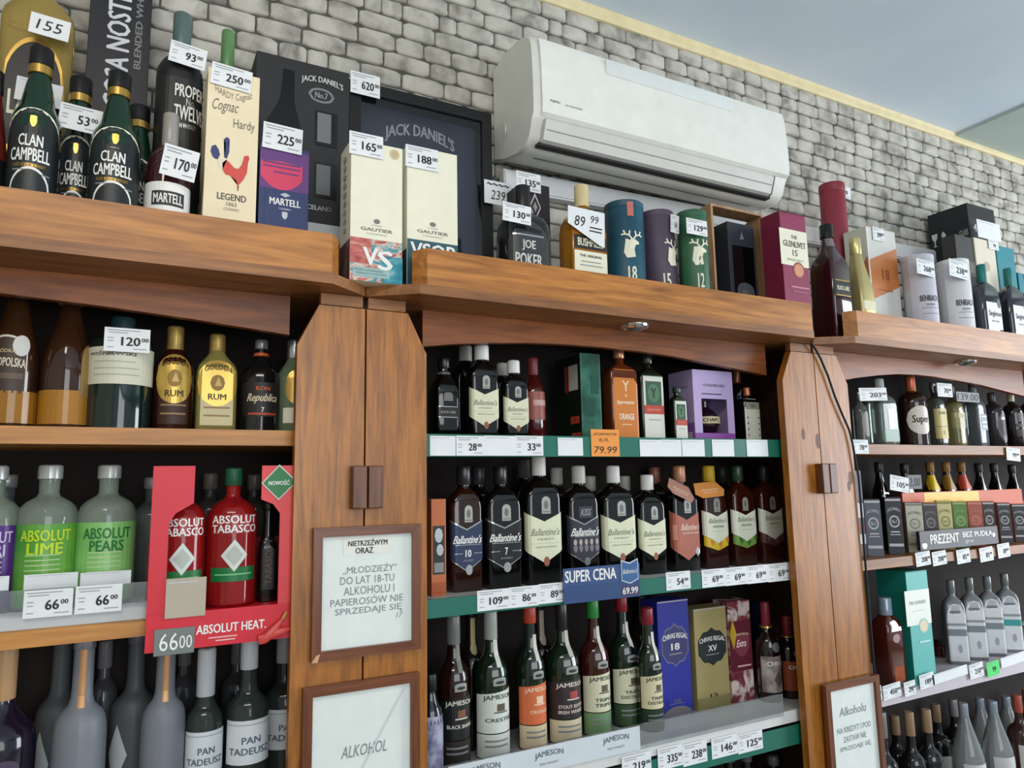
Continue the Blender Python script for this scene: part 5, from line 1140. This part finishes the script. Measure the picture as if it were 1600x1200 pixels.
# ---- far bay -------------------------------------------------------
R1Y = 1.60
bottle('small clear round bottle at the knotty pilaster beside the squat clear one', 1341, 612, 24, Z1R, 1.57, 'squat', mt(120, 126, 122, .05, trans=.5), nr=.008, cap=(.84, SILV, 1.1), labels=[('oval', 0, .8, .15, .62, mt(150, 150, 144))], nm='tequila_bottle')
bottle('squat clear tequila bottle with green foot under the 203 tag', 1372, 592, 50, Z1R, R1Y, 'squat', mt(150, 166, 158, .05, trans=.7), dr=.7, cf=.4, nr=.0125, cap=(.84, mt(170, 180, 176, .3), 1.2), labels=[('rect', 0, .9, .06, .24, mt(70, 110, 90, .3)), ('rect', .02, .30, .24, .54, mt(196, 206, 202, .3))], nm='tequila_bottle')
bottle('dark brown round bottle with an oval white label and copper neck', 1421, 588, 46, Z1R, 1.585, 'abs', mt(40, 20, 16, .06, coat=.5), nr=.0135, cap=(.78, mt(190, 104, 70, .3, .4), 1.1), labels=[('oval', -.2, 1.1, .16, .56, mt(222, 216, 204, .4), [('Super', 0, .5, .62, .34, mt(40, 34, 34))])], nm='liqueur_bottle')
bottle('clear bottle with a yellow paper label and silver cap', 1457, 598, 34, Z1R, R1Y, 'squat', mt(96, 100, 92, .05, trans=.4), cf=.5, nr=.010, cap=(.84, SILV, 1.1), labels=[('rect', -.1, 1.2, .12, .58, mt(204, 190, 128, .5), [('GONE', 0, .86, .5, .1, mt(120, 106, 60)), ('#rect', 0, .4, .8, .02, mt(120, 106, 60)), ('#diam', 0, .2, .2, .2, mt(150, 130, 60))])], nm='gin_bottle')
bottle('clear bottle with golden lettering beside the yellow-label bottle', 1485, 604, 36, Z1R, R1Y, 'squat', mt(150, 146, 100, .05, trans=.4), cf=.6, nr=.010, cap=(.84, mt(120, 124, 120, .3), 1.1), labels=[('rect', -.1, 1.2, .30, .56, mt(150, 144, 96, .3), [('ELITE', 0, .8, .7, .26, mt(216, 206, 150))])], nm='vodka_bottle')
bottle('clear square bottle with white print on blue-grey glass', 1518, 598, 36, Z1R, R1Y, 'square', mt(130, 140, 146, .05, trans=.6), dr=.9, cf=.3, nr=.011, cap=(.84, mt(110, 116, 112, .3), 1.1), labels=[('rect', .1, .6, .26, .5, mt(60, 84, 100, .3), [('#rect', 0, .85, .9, .08, WHITE), ('#rect', 0, .5, .7, .06, SILV), ('#rect', 0, .2, .7, .06, SILV)])], nm='vodka_bottle')
bottle('dark bottle with a grey oval emblem beside the clear square bottle', 1548, 614, 36, Z1R, R1Y, 'flask', mt(44, 40, 44, .08, coat=.4), nr=.011, cap=(.84, mt(60, 58, 60, .3), 1.1), labels=[('oval', 0, .8, .1, .62, mt(96, 90, 94, .4), [('#oval', 0, .5, .6, .6, mt(60, 56, 60)), ('#rect', 0, .8, .5, .08, SILV)])], nm='liqueur_bottle')
bottle('black bottle with stacked grey label shapes near the frame edge', 1578, 614, 34, Z1R, R1Y, 'flask', mt(26, 20, 24, .08, coat=.4), nr=.011, cap=(.84, mt(206, 196, 170, .3), 1.0), labels=[('rect', 0, .7, .46, .62, mt(110, 100, 104)), ('rect', 0, .9, .36, .43, mt(90, 80, 84)), ('rect', 0, .9, .2, .33, mt(70, 60, 66))], nm='liqueur_bottle')
bottle('dark wine-coloured bottle cut by the frame edge on the far bay', 1606, 610, 34, Z1R, R1Y, 'flask', mt(60, 20, 40, .1, coat=.4), nr=.011, cap=(.84, mt(70, 30, 50, .3), 1.0), nm='liqueur_bottle')

# small cartons in a row
def mini(label, cx, top, w, m, acc, lidm, Y=1.565, dark=True, D=None):
    X = at(cx, 820, Y)[0]; ym = 820
    Wd = view_width(X, Y, Z2R+.1, w)*.97
    o = carton(label, cx-4, cx+4, top, Z2R, Y, D or Wd*.8, m, W=Wd, midy=ym, rz=R(-44), nm='small_carton', cat='box', group='small patterned cartons',
      prints=[('arch', 0, .92, .10, .93, m, [("JACK DANIEL'S", 0, .80, .84, .09, acc, {'arch': .5}), ('#oval', 0, .58, .72, .26, acc), ('#oval', 0, .58, .54, .19, m), ('No.7', 0, .58, .36, .08, acc), ('#rect', 0, .36, .6, .03, acc), ('#rect', 0, .30, .7, .02, acc), ('#rect', 0, .08, .94, .06, acc)]), ('rect', 0, .94, .945, .985, acc)])
    H = at(cx-4, top, Y)[1]-Z2R; DD = D or Wd*.8
    mesh_obj('lid', *boxg(-Wd/2+.001, Wd/2-.001, .001, DD-.001, H, H+.002), lidm, o)
    return o
g1, g2 = mt(60, 62, 70, .4), mt(200, 202, 206, .5)
ORG = mt(206, 96, 40, .4); YEL = mt(226, 190, 30, .4)
mini('tall slim grey carton with pale arch print, first of the row by the pilaster', 1365, 781, 27, mt(92, 98, 112, .4), g2, mt(70, 72, 80))
mini('black carton with pale round print, second of the row', 1398, 778, 27, mt(40, 42, 48, .4), g2, mt(60, 40, 66))
mini('cream-white carton with grey round print', 1430, 786, 28, mt(206, 204, 186, .45), mt(140, 142, 130), mt(90, 60, 80))
mini('dark plum carton with grey round print beside the cream-white one', 1455, 786, 23, mt(70, 60, 70, .4), mt(150, 146, 150), ORG)
mini('pale yellow carton with round print', 1478, 783, 24, mt(222, 216, 160, .45), mt(150, 146, 84), YEL)
mini('leaf green carton with round print', 1502, 784, 24, mt(96, 140, 74, .45), mt(170, 190, 140), YEL)
mini('salmon red carton with round print', 1526, 784, 24, mt(190, 96, 84, .45), mt(220, 150, 136), ORG)
mini('black carton with white round print after the salmon red one', 1547, 784, 20, mt(44, 44, 48, .4), g2, ORG)
mini('black carton with white round print, the last but one of the row', 1571, 786, 22, mt(44, 46, 50, .4), g2, ORG)
mini('black carton with white round print cut by the frame edge', 1594, 788, 22, mt(44, 46, 50, .4), g2, ORG)
carton('flat dark violet box leaning by the knotty pilaster on the carton shelf', 1337, 1350, 735, Z2R, 1.58, .05, mt(52, 50, 72, .45), midy=800, prints=[('rect', .1, .7, .45, .62, mt(200, 200, 206)), ('rect', .1, .7, .3, .38, mt(110, 40, 50)), ('rect', .1, .7, .15, .26, mt(190, 192, 200))])
for cx, top, m, lab in ((1452, 722, YEL, 'bottle with a bright yellow neck label behind the cartons'), (1477, 722, mt(150, 116, 40, .4), 'bottle with an ochre neck label behind the cartons'), (1501, 722, mt(206, 84, 60, .4), 'bottle with a salmon neck label behind the cartons')):
    bottle(lab, cx, top, 30, Z2R, 1.69, 'square', mt(60, 34, 14, .08, coat=.4), cf=.3, nr=.012, cap=(.88, mt(150, 110, 60, .3), 1.1), labels=[('rect', 0, 1.0, .45, .60, m), ('rect', 0, 1.6, .66, .84, m), ('rect', 0, 1.0, .10, .43, mt(60, 50, 40))], nm='whiskey_bottle', group='bottles behind the small cartons')
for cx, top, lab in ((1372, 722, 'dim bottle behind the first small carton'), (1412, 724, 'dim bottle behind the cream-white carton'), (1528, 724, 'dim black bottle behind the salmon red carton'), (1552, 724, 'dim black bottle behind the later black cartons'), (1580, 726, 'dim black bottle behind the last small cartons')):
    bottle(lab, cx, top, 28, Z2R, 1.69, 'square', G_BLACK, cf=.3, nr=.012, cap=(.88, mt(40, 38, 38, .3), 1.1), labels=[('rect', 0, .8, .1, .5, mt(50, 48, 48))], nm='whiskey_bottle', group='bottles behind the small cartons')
def riser():
    Y = 1.632; xa, xb = at(1412, 800, Y)[0], at(1600, 800, Y)[0]; z1 = at(1500, 767, Y)[1]; h = z1-Z2R
    root = empty('bottle_riser', ((xa+xb)/2, Y, Z2R)); tag(root, 'orange and yellow card riser behind the small cartons', 'riser')
    hw = (xb-xa)/2
    mesh_obj('front_panel', *boxg(-hw, hw, 0, .006, 0, h, .001), mt(200, 78, 22, .45), root)
    u0, u1 = at(1446, 800, Y)[0]-(xa+xb)/2, at(1532, 800, Y)[0]-(xa+xb)/2
    mesh_obj('yellow_panel', *patch(flat, 'rect', (u0+u1)/2, u1-u0, h*.4, h*.99, .0006, 1), mt(240, 184, 14, .4), root)
    mesh_obj('end_panel', *boxg(-hw, -hw+.004, .006, .02, 0, h), mt(110, 44, 40, .4), root)
    mesh_obj('end_panel', *boxg(hw-.004, hw, .006, .02, 0, h), mt(110, 44, 40, .4), root)
riser()
# promotion boards
def board(label, x0, y0, x1, y1, Y, m, name='promotion_board', th=.004):
    xa, xb = at(x0, (y0+y1)/2, Y)[0], at(x1, (y0+y1)/2, Y)[0]; xm = (x0+x1)/2
    z1, z0 = at(xm, y0, Y)[1], at(xm, y1, Y)[1]
    root = empty(name, ((xa+xb)/2, Y, z0)); tag(root, label, 'sign')
    w, h = xb-xa, z1-z0
    mesh_obj('panel', *boxg(-w/2, w/2, 0, th, 0, h, .0006), m, root)
    return root, w, h
r_, w, h = board('dark promotion board with white lettering standing before the small cartons', 1437, 826, 1560, 855, 1.515, mt(38, 40, 50, .45), th=.012)
for s, u, zf, tw, th in (('PREZENT', -.20, .54, .36, .50), ('BEZ', .09, .66, .13, .28), ('PUDŁA', .30, .64, .24, .28), ('CZY W', .10, .26, .11, .16)):
    mesh_obj('lettering', *text(flat, s, u*w, zf*h, tw*w, th*h, .0008), WHITE, r_)
mesh_obj('emblem', *patch(flat, 'oval', .44*w, .03*w, .40*h, .62*h, .0008), SILV, r_)
mesh_obj('emblem', *patch(flat, 'shield', -.45*w, .05*w, .08*h, .36*h, .0008), SILV, r_)
r_, w, h = board('blue promotion card reading a bargain price before the chevron bottles', 880, 884, 1000, 938, S_Y-.014, mt(58, 84, 130, .35), 'promotion_card', .001)
mesh_obj('lower_band', *patch(flat, 'rect', 0, w*.998, .002, .50*h, .0004, 1), mt(52, 76, 122, .35), r_)
mesh_obj('lettering', *text(flat, 'SUPER CENA', -.15*w, .76*h, .66*w, .34*h, .0008), WHITE, r_)
pb = mesh_obj('price_badge', *patch(flat, 'rect', .36*w, .25*w, .06*h, .34*h, .0008, 1), mt(70, 62, 86, .4), r_)
mesh_obj('lettering', *text(flat, '69.99', .36*w, .20*h, .21*w, .20*h, .0014), mt(226, 226, 232), pb)
bd = mesh_obj('chevron_badge', *join(*[prism([(q*w, zf*h) for q, zf in pts_], 'y', -.0022, -.0008) for pts_ in ([(.245, 1.12), (.36, 1.03), (.475, 1.14), (.475, .52), (.36, .40), (.245, .50)],)]), mt(200, 214, 230, .35), r_)
mesh_obj('badge_face', *prism([(q*w, zf*h) for q, zf in [(.255, 1.08), (.36, .99), (.465, 1.10), (.465, .545), (.36, .435), (.255, .525)]], 'y', -.0030, -.0023), mt(62, 100, 150, .35), bd)
mesh_obj('lettering', *text(flat, "Ballantine's", .36*w, .78*h, .19*w, .14*h, .0038, False, slant=.3), WHITE, bd)

# third shelf of the far bay
bottle('amber square bottle with blue-silver stopper beside the tall teal box', 1381, 933, 50, Z3R, 1.56, 'flask', mt(74, 28, 18, .05, coat=.6), dr=.8, cf=.3, nr=.0155, cap=(.80, mt(130, 146, 160, .15, .3), 1.25), labels=[('rect', 0, .6, .07, .24, mt(150, 74, 40, .2)), ('oval', -.02, .44, .50, .60, mt(150, 120, 120, .3))], nm='whiskey_bottle')
carton('tall teal whisky box with white upper label and round seal', 1422, 1456, 893, Z3R, 1.515, .105, mt(22, 122, 110, .45), midy=980, prints=[('rect', 0, .99, .0, .99, mt(84, 176, 170, .45)), ('rect', -.06, 1.14, .52, .83, mt(226, 230, 222, .45), [('THE GLENLIVET', 0, .64, .7, .10, mt(170, 180, 170)), ('#rect', 0, .4, .5, .02, mt(190, 196, 186))]), ('oval', .12, .46, .44, .57, mt(150, 190, 180)), ('oval', .12, .36, .455, .555, mt(220, 206, 170)), ('rect', .1, .5, .36, .375, mt(180, 220, 214))])
SLV = mt(224, 228, 232, .35)
for i, (cx, top) in enumerate(((1484, 906), (1513, 902), (1541, 900), (1568, 896))):
    word = ('next to the teal box', 'second from the teal box', 'third from the teal box', 'with a teal stripe beside the yellow box')[i]
    bottle('silver flat-faced bottle with diagonal stripes '+word, cx, top, 37, Z3R, 1.615, 'flask', mt(120, 126, 130, .08, coat=.4), dr=.8, cf=.35, nr=.011, cap=(.84, mt(130, 134, 136, .2, .4), 1.1), rz=R(-40),
      labels=[('arch', 0, .92, .04, .72, SLV, []), ('rect', 0, .92, .34, .42, mt(130, 140, 146) if i < 3 else mt(60, 160, 160)), ('rect', 0, .92, .46, .49, mt(150, 156, 160)), ('oval', .05, .2, .14, .24, mt(170, 174, 176))], nm='vodka_bottle', group='silver bottles with diagonal stripes')
carton('narrow yellow box behind the last silver bottle', 1580, 1590, 950, Z3R, 1.64, .06, mt(206, 170, 60, .5), midy=1000, prints=[('tri', 0, .8, .7, .98, mt(226, 200, 90))])
bottle('clear glass jar with pale lid at the frame edge on the silver shelf', 1602, 972, 40, Z3R, 1.69, 'squat', mt(170, 168, 150, .05, trans=.6), nr=.02, cap=(.84, mt(206, 200, 180, .4), 1.2), nm='glass_jar')
bottle('dark red bottle in the second row between teal box and silver bottles', 1466, 1000, 22, Z3R, 1.71, 'whisky', mt(84, 20, 34, .1, coat=.3), nr=.011, cap=(.84, BLK, 1.1), nm='wine_bottle')
# bottom row: long necks
for i, (cx, top, w, Y, kind) in enumerate(((1376, 1112, 44, 1.56, 'd'), (1397, 1118, 42, 1.68, 't'), (1419, 1112, 42, 1.56, 't'), (1446, 1108, 42, 1.56, 't'), (1461, 1100, 42, 1.69, 't'), (1488, 1092, 42, 1.70, 'd'), (1504, 1098, 54, 1.57, 'c'), (1530, 1090, 52, 1.69, 'c'), (1550, 1095, 52, 1.57, 'c'), (1571, 1088, 48, 1.69, 'c'), (1588, 1086, 44, 1.60, 'r'), (1603, 1078, 44, 1.70, 'r'))):
    gl = {'d': G_BLACK, 't': mt(20, 22, 26, .06, coat=.5), 'c': mt(176, 184, 184, .05, trans=.6), 'r': mt(60, 36, 34, .08, coat=.4)}[kind]
    cp = {'d': mt(150, 152, 156, .2, .5), 't': mt(150, 124, 96, .4), 'c': mt(150, 160, 172, .2, .3), 'r': mt(170, 84, 66, .35)}[kind]
    ord_ = ('first', 'second', 'third', 'fourth', 'fifth', 'sixth', 'seventh', 'eighth', 'ninth', 'tenth', 'eleventh', 'twelfth')[i]
    what = {'d': 'dark bottle with silver neck', 't': 'dark bottle with tan neck wrap', 'c': 'clear long-necked bottle', 'r': 'bottle with red-orange neck'}[kind]
    bottle(what+', '+ord_+' from the notice in the lowest row', cx, top, w, Z4R, Y, 'slope' if kind == 'c' else 'ost', gl, nr=.0125, cap=(.80, cp, 1.08), labels=[('rect', 0, 1.3, .15, .45, mt(200, 200, 200, .4))], nm='wine_bottle', group='long-necked bottles in the lowest row')

# ------------------------------------------------------------------ price tags
T = price_tag
T('handwritten white card 155 on the big gold whisky bottle', 46, 26, 110, 58, 1.60, hand=[('155', 0, .5, .62, .5)], roll=4)
T('blank white card behind the cap of the green bottle on the gold bottle', 24, 126, 98, 163, 1.615, roll=3)
T('white price tag 53 on the small green bottle', 92, 166, 160, 205, 1.515, '53', roll=4)
T('white price tag 93 on the neck of the black matte bottle', 265, 70, 323, 103, 1.55, '93', roll=6)
T('white price tag 170 on the cognac bottle', 253, 230, 309, 279, 1.445, '170', roll=8)
T('white price tag 250 on the cream rooster box', 330, 104, 394, 138, 1.471, '250', roll=4)
T('white price tag 225 on the navy cognac box', 411, 196, 473, 236, 1.471, '225', roll=2)
T('white price tag 620 on the corner of the glazed gift case', 548, 115, 594, 149, 1.695, '620')
T('white price tag 165 on the cream box with the painted foot', 546, 209, 599, 244, 1.426, '165')
T('white price tag 188 on the cream box with the dark teal foot', 634, 230, 685, 264, 1.466, '188')
T('handwritten tag 239 at the edge of the glazed gift case', 757, 284, 800, 320, 1.69, hand=[('239', 0, .4, .5, .4), ('~~~~', 0, .85, .8, .12)])
T('white price tag 135 on the black diamond box', 807, 270, 845, 299, 1.597, '135')
T('white price tag 130 on the black square-shouldered bottle', 786, 319, 830, 348, 1.44, '130', roll=2)
T('handwritten pennant card 89.99 on the amber whiskey bottle', 888, 327, 945, 381, 1.495, hand=[('89', -.18, .62, .28, .30), ('99', .22, .74, .22, .22), ('=', .25, .45, .34, .14)], shape='flag', roll=2)
T('white price tag 129 on the green stag tube', 1073, 343, 1105, 367, 1.442, '129')
T('folded white tag on the edge of the purple tube', 1048, 336, 1061, 364, 1.48, '14', '', roll=4)
T('white pennant tag on top of the tall burgundy tube', 1306, 289, 1329, 308, 1.655, '199', '', roll=6)
T('white price tag 399 on the copper-band box', 1364, 356, 1381, 376, 1.531, '399')
T('white price tag 268 on the first white tube', 1433, 407, 1460, 430, 1.438, '268', roll=3)
T('white price tag 238 on the second white tube', 1484, 408, 1512, 434, 1.438, '238', roll=4)
T('large blank white tag above the cream shield box', 1528, 347, 1563, 374, 1.54, '')
T('small white tag on the cream shield box', 1545, 376, 1560, 390, 1.541, '79', '')
T('white price tag 120 on the wide dark green bottle', 163, 513, 235, 550, 1.535, '120')
T('white price tag 66 before the yellow-lettered vodka', 37, 921, 114, 964, S_Y-.011, '66')
T('white price tag 66 before the green-lettered vodka', 118, 914, 191, 957, S_Y-.011, '66')
T('blank paper strip on the foot of the yellow-lettered vodka', 38, 896, 122, 919, 1.55)
T('blank paper strip on the foot of the green-lettered vodka', 126, 893, 205, 914, 1.55)
T('blank paper strip on the purple vodka at the frame edge', -30, 901, 14, 924, 1.55)
T('beige tag in a clear holder on the red display', 259, 903, 322, 964, RY-.004, mat=mt(176, 166, 148, .4), yaw=0)
ry = S_Y-.0075
for x0, x1, p, lab in ((672, 712, '', 'blank white tag first on the green rail by the pale pilaster'), (713, 757, '28', 'white price tag 28 under the tall chevron bottle'), (757, 805, '', 'blank white tag between the 28 and 33 tags'), (805, 849, '33', 'white price tag 33 under the red-capped slim bottle')):
    T(lab, x0, 681, x1, 712, ry, p)
T('blank white tag beside the orange price card', 872, 684, 911, 712, ry)
T('orange handwritten price card 79.99 under the orange liqueur', 924, 671, 968, 713, ry-.001, hand=[('JÄGERMEISTER', 0, .82, .84, .13), ('0,7L', -.04, .6, .36, .13), ('79.99', .0, .24, .80, .26)], mat=mt(236, 150, 62, .5))
for x0, x1, lab in ((1000, 1033, 'blank white tag under the larger green liqueur bottle'), (1033, 1065, 'blank white tag under the small green liqueur bottle'), (1066, 1101, 'blank white tag under the lilac gift box edge'), (1113, 1147, 'blank white tag under the lilac gift box opening'), (1167, 1200, 'blank white tag under the white leaf-label bottle')):
    T(lab, x0, 687, x1, 713, ry)
T('white price tag 109 under the navy ten-label bottle', 746, 921, 796, 953, ry, '109')
T('white price tag 86 under the black seven-label bottle', 796, 916, 842, 948, ry, '86')
T('white price tag 89 beside the blue promotion card', 842, 911, 884, 942, ry, '89')
T('white price tag 54 under the rose-label bottle', 1041, 893, 1079, 921, ry, '54')
for x0, x1, y0, lab in ((1097, 1133, 889, 'white price tag 69 under the yellow-fruit bottle'), (1133, 1167, 886, 'white price tag 69 under the green-lime bottle'), (1167, 1200, 883, 'white price tag 69 under the dark-berry bottle'), (1200, 1236, 880, 'white price tag 69 at the end of the rail by the knotty pilaster')):
    T(lab, x0, y0, x1, y0+28, ry, '69')
T('white price tag 335 under the royal blue box', 1028, 1166, 1067, 1200, ry, '335')
T('white price tag 238 under the pale gold box', 1067, 1159, 1105, 1194, ry, '238')
T('white price tag 146 under the wine-red foil box', 1112, 1150, 1153, 1182, ry, '146')
T('white price tag 125 under the scrap-label bottle', 1153, 1144, 1192, 1174, ry, '125')
T('white tag cut by the frame on the lowest green rail', 972, 1178, 1018, 1212, ry, '219')
T('white price tag 203 on the squat tequila bottle', 1343, 606, 1386, 626, 1.555, '203', roll=-3)
T('white price tag 70 above the golden-lettered bottle', 1465, 599, 1488, 620, 1.56, '70')
T('grey handwritten tag 139.00 above the clear square bottle', 1495, 613, 1530, 628, 1.555, hand=[('139.00', 0, .5, .9, .7)], mat=mt(120, 124, 126))
T('white price tag on the pine shelf end by the cable', 1332, 687, 1357, 709, S_Y-.004, '78')
T('white price tag near the frame edge on the oval-label shelf', 1573, 700, 1594, 720, S_Y-.004, '99', roll=4)
T('white leaning tag before the first dim bottle on the carton shelf', 1391, 744, 1420, 768, 1.60, '105', roll=8)
T('dark handwritten tag 2.00 behind the carton shelf tag', 1419, 742, 1440, 764, 1.62, hand=[('2.00', 0, .5, .8, .6)], mat=mt(70, 76, 80))
for x0, x1, y0, p, lab in ((1431, 1454, 862, '208', 'white price tag 208 under the cream-white carton'), (1457, 1479, 861, '208', 'white price tag 208 under the pale yellow carton'), (1495, 1516, 858, '85', 'white price tag 85 under the promotion board'), (1531, 1552, 855, '85', 'white price tag 85 under the black carton'), (1559, 1578, 849, '89', 'white price tag 89 under the last but one carton')):
    T(lab, x0, y0, x1, y0+22, S_Y-.004, p, roll=-3)
for x0, x1, y0, p, lab in ((1366, 1378, 1072, '95', 'white price tag 95 on the silver shelf by the notice'), (1380, 1408, 1068, '450', 'white price tag 450 under the amber square bottle'), (1413, 1431, 1064, '290', 'white price tag 290 at the side of the tall teal box'), (1437, 1460, 1052, '189', 'white price tag 189 under the tall teal box'), (1515, 1537, 1036, '210', 'white price tag 210 under the silver bottles')):
    T(lab, x0, y0, x1, y0+23, S_Y-.006, p, roll=-3)
T('bright green tag on the silver shelf edge', 1542, 1033, 1562, 1056, S_Y-.007, '99', '', mat=mt(70, 220, 110, .5), roll=-3)
for x0, x1, y0, lab in ((1457, 1513, 1046, 'white blank paper lying along the silver shelf edge'), (1564, 1606, 1022, 'white blank paper on the silver shelf near the frame edge')):
    T(lab, x0, y0, x1, y0+16, S_Y-.006, roll=-3)
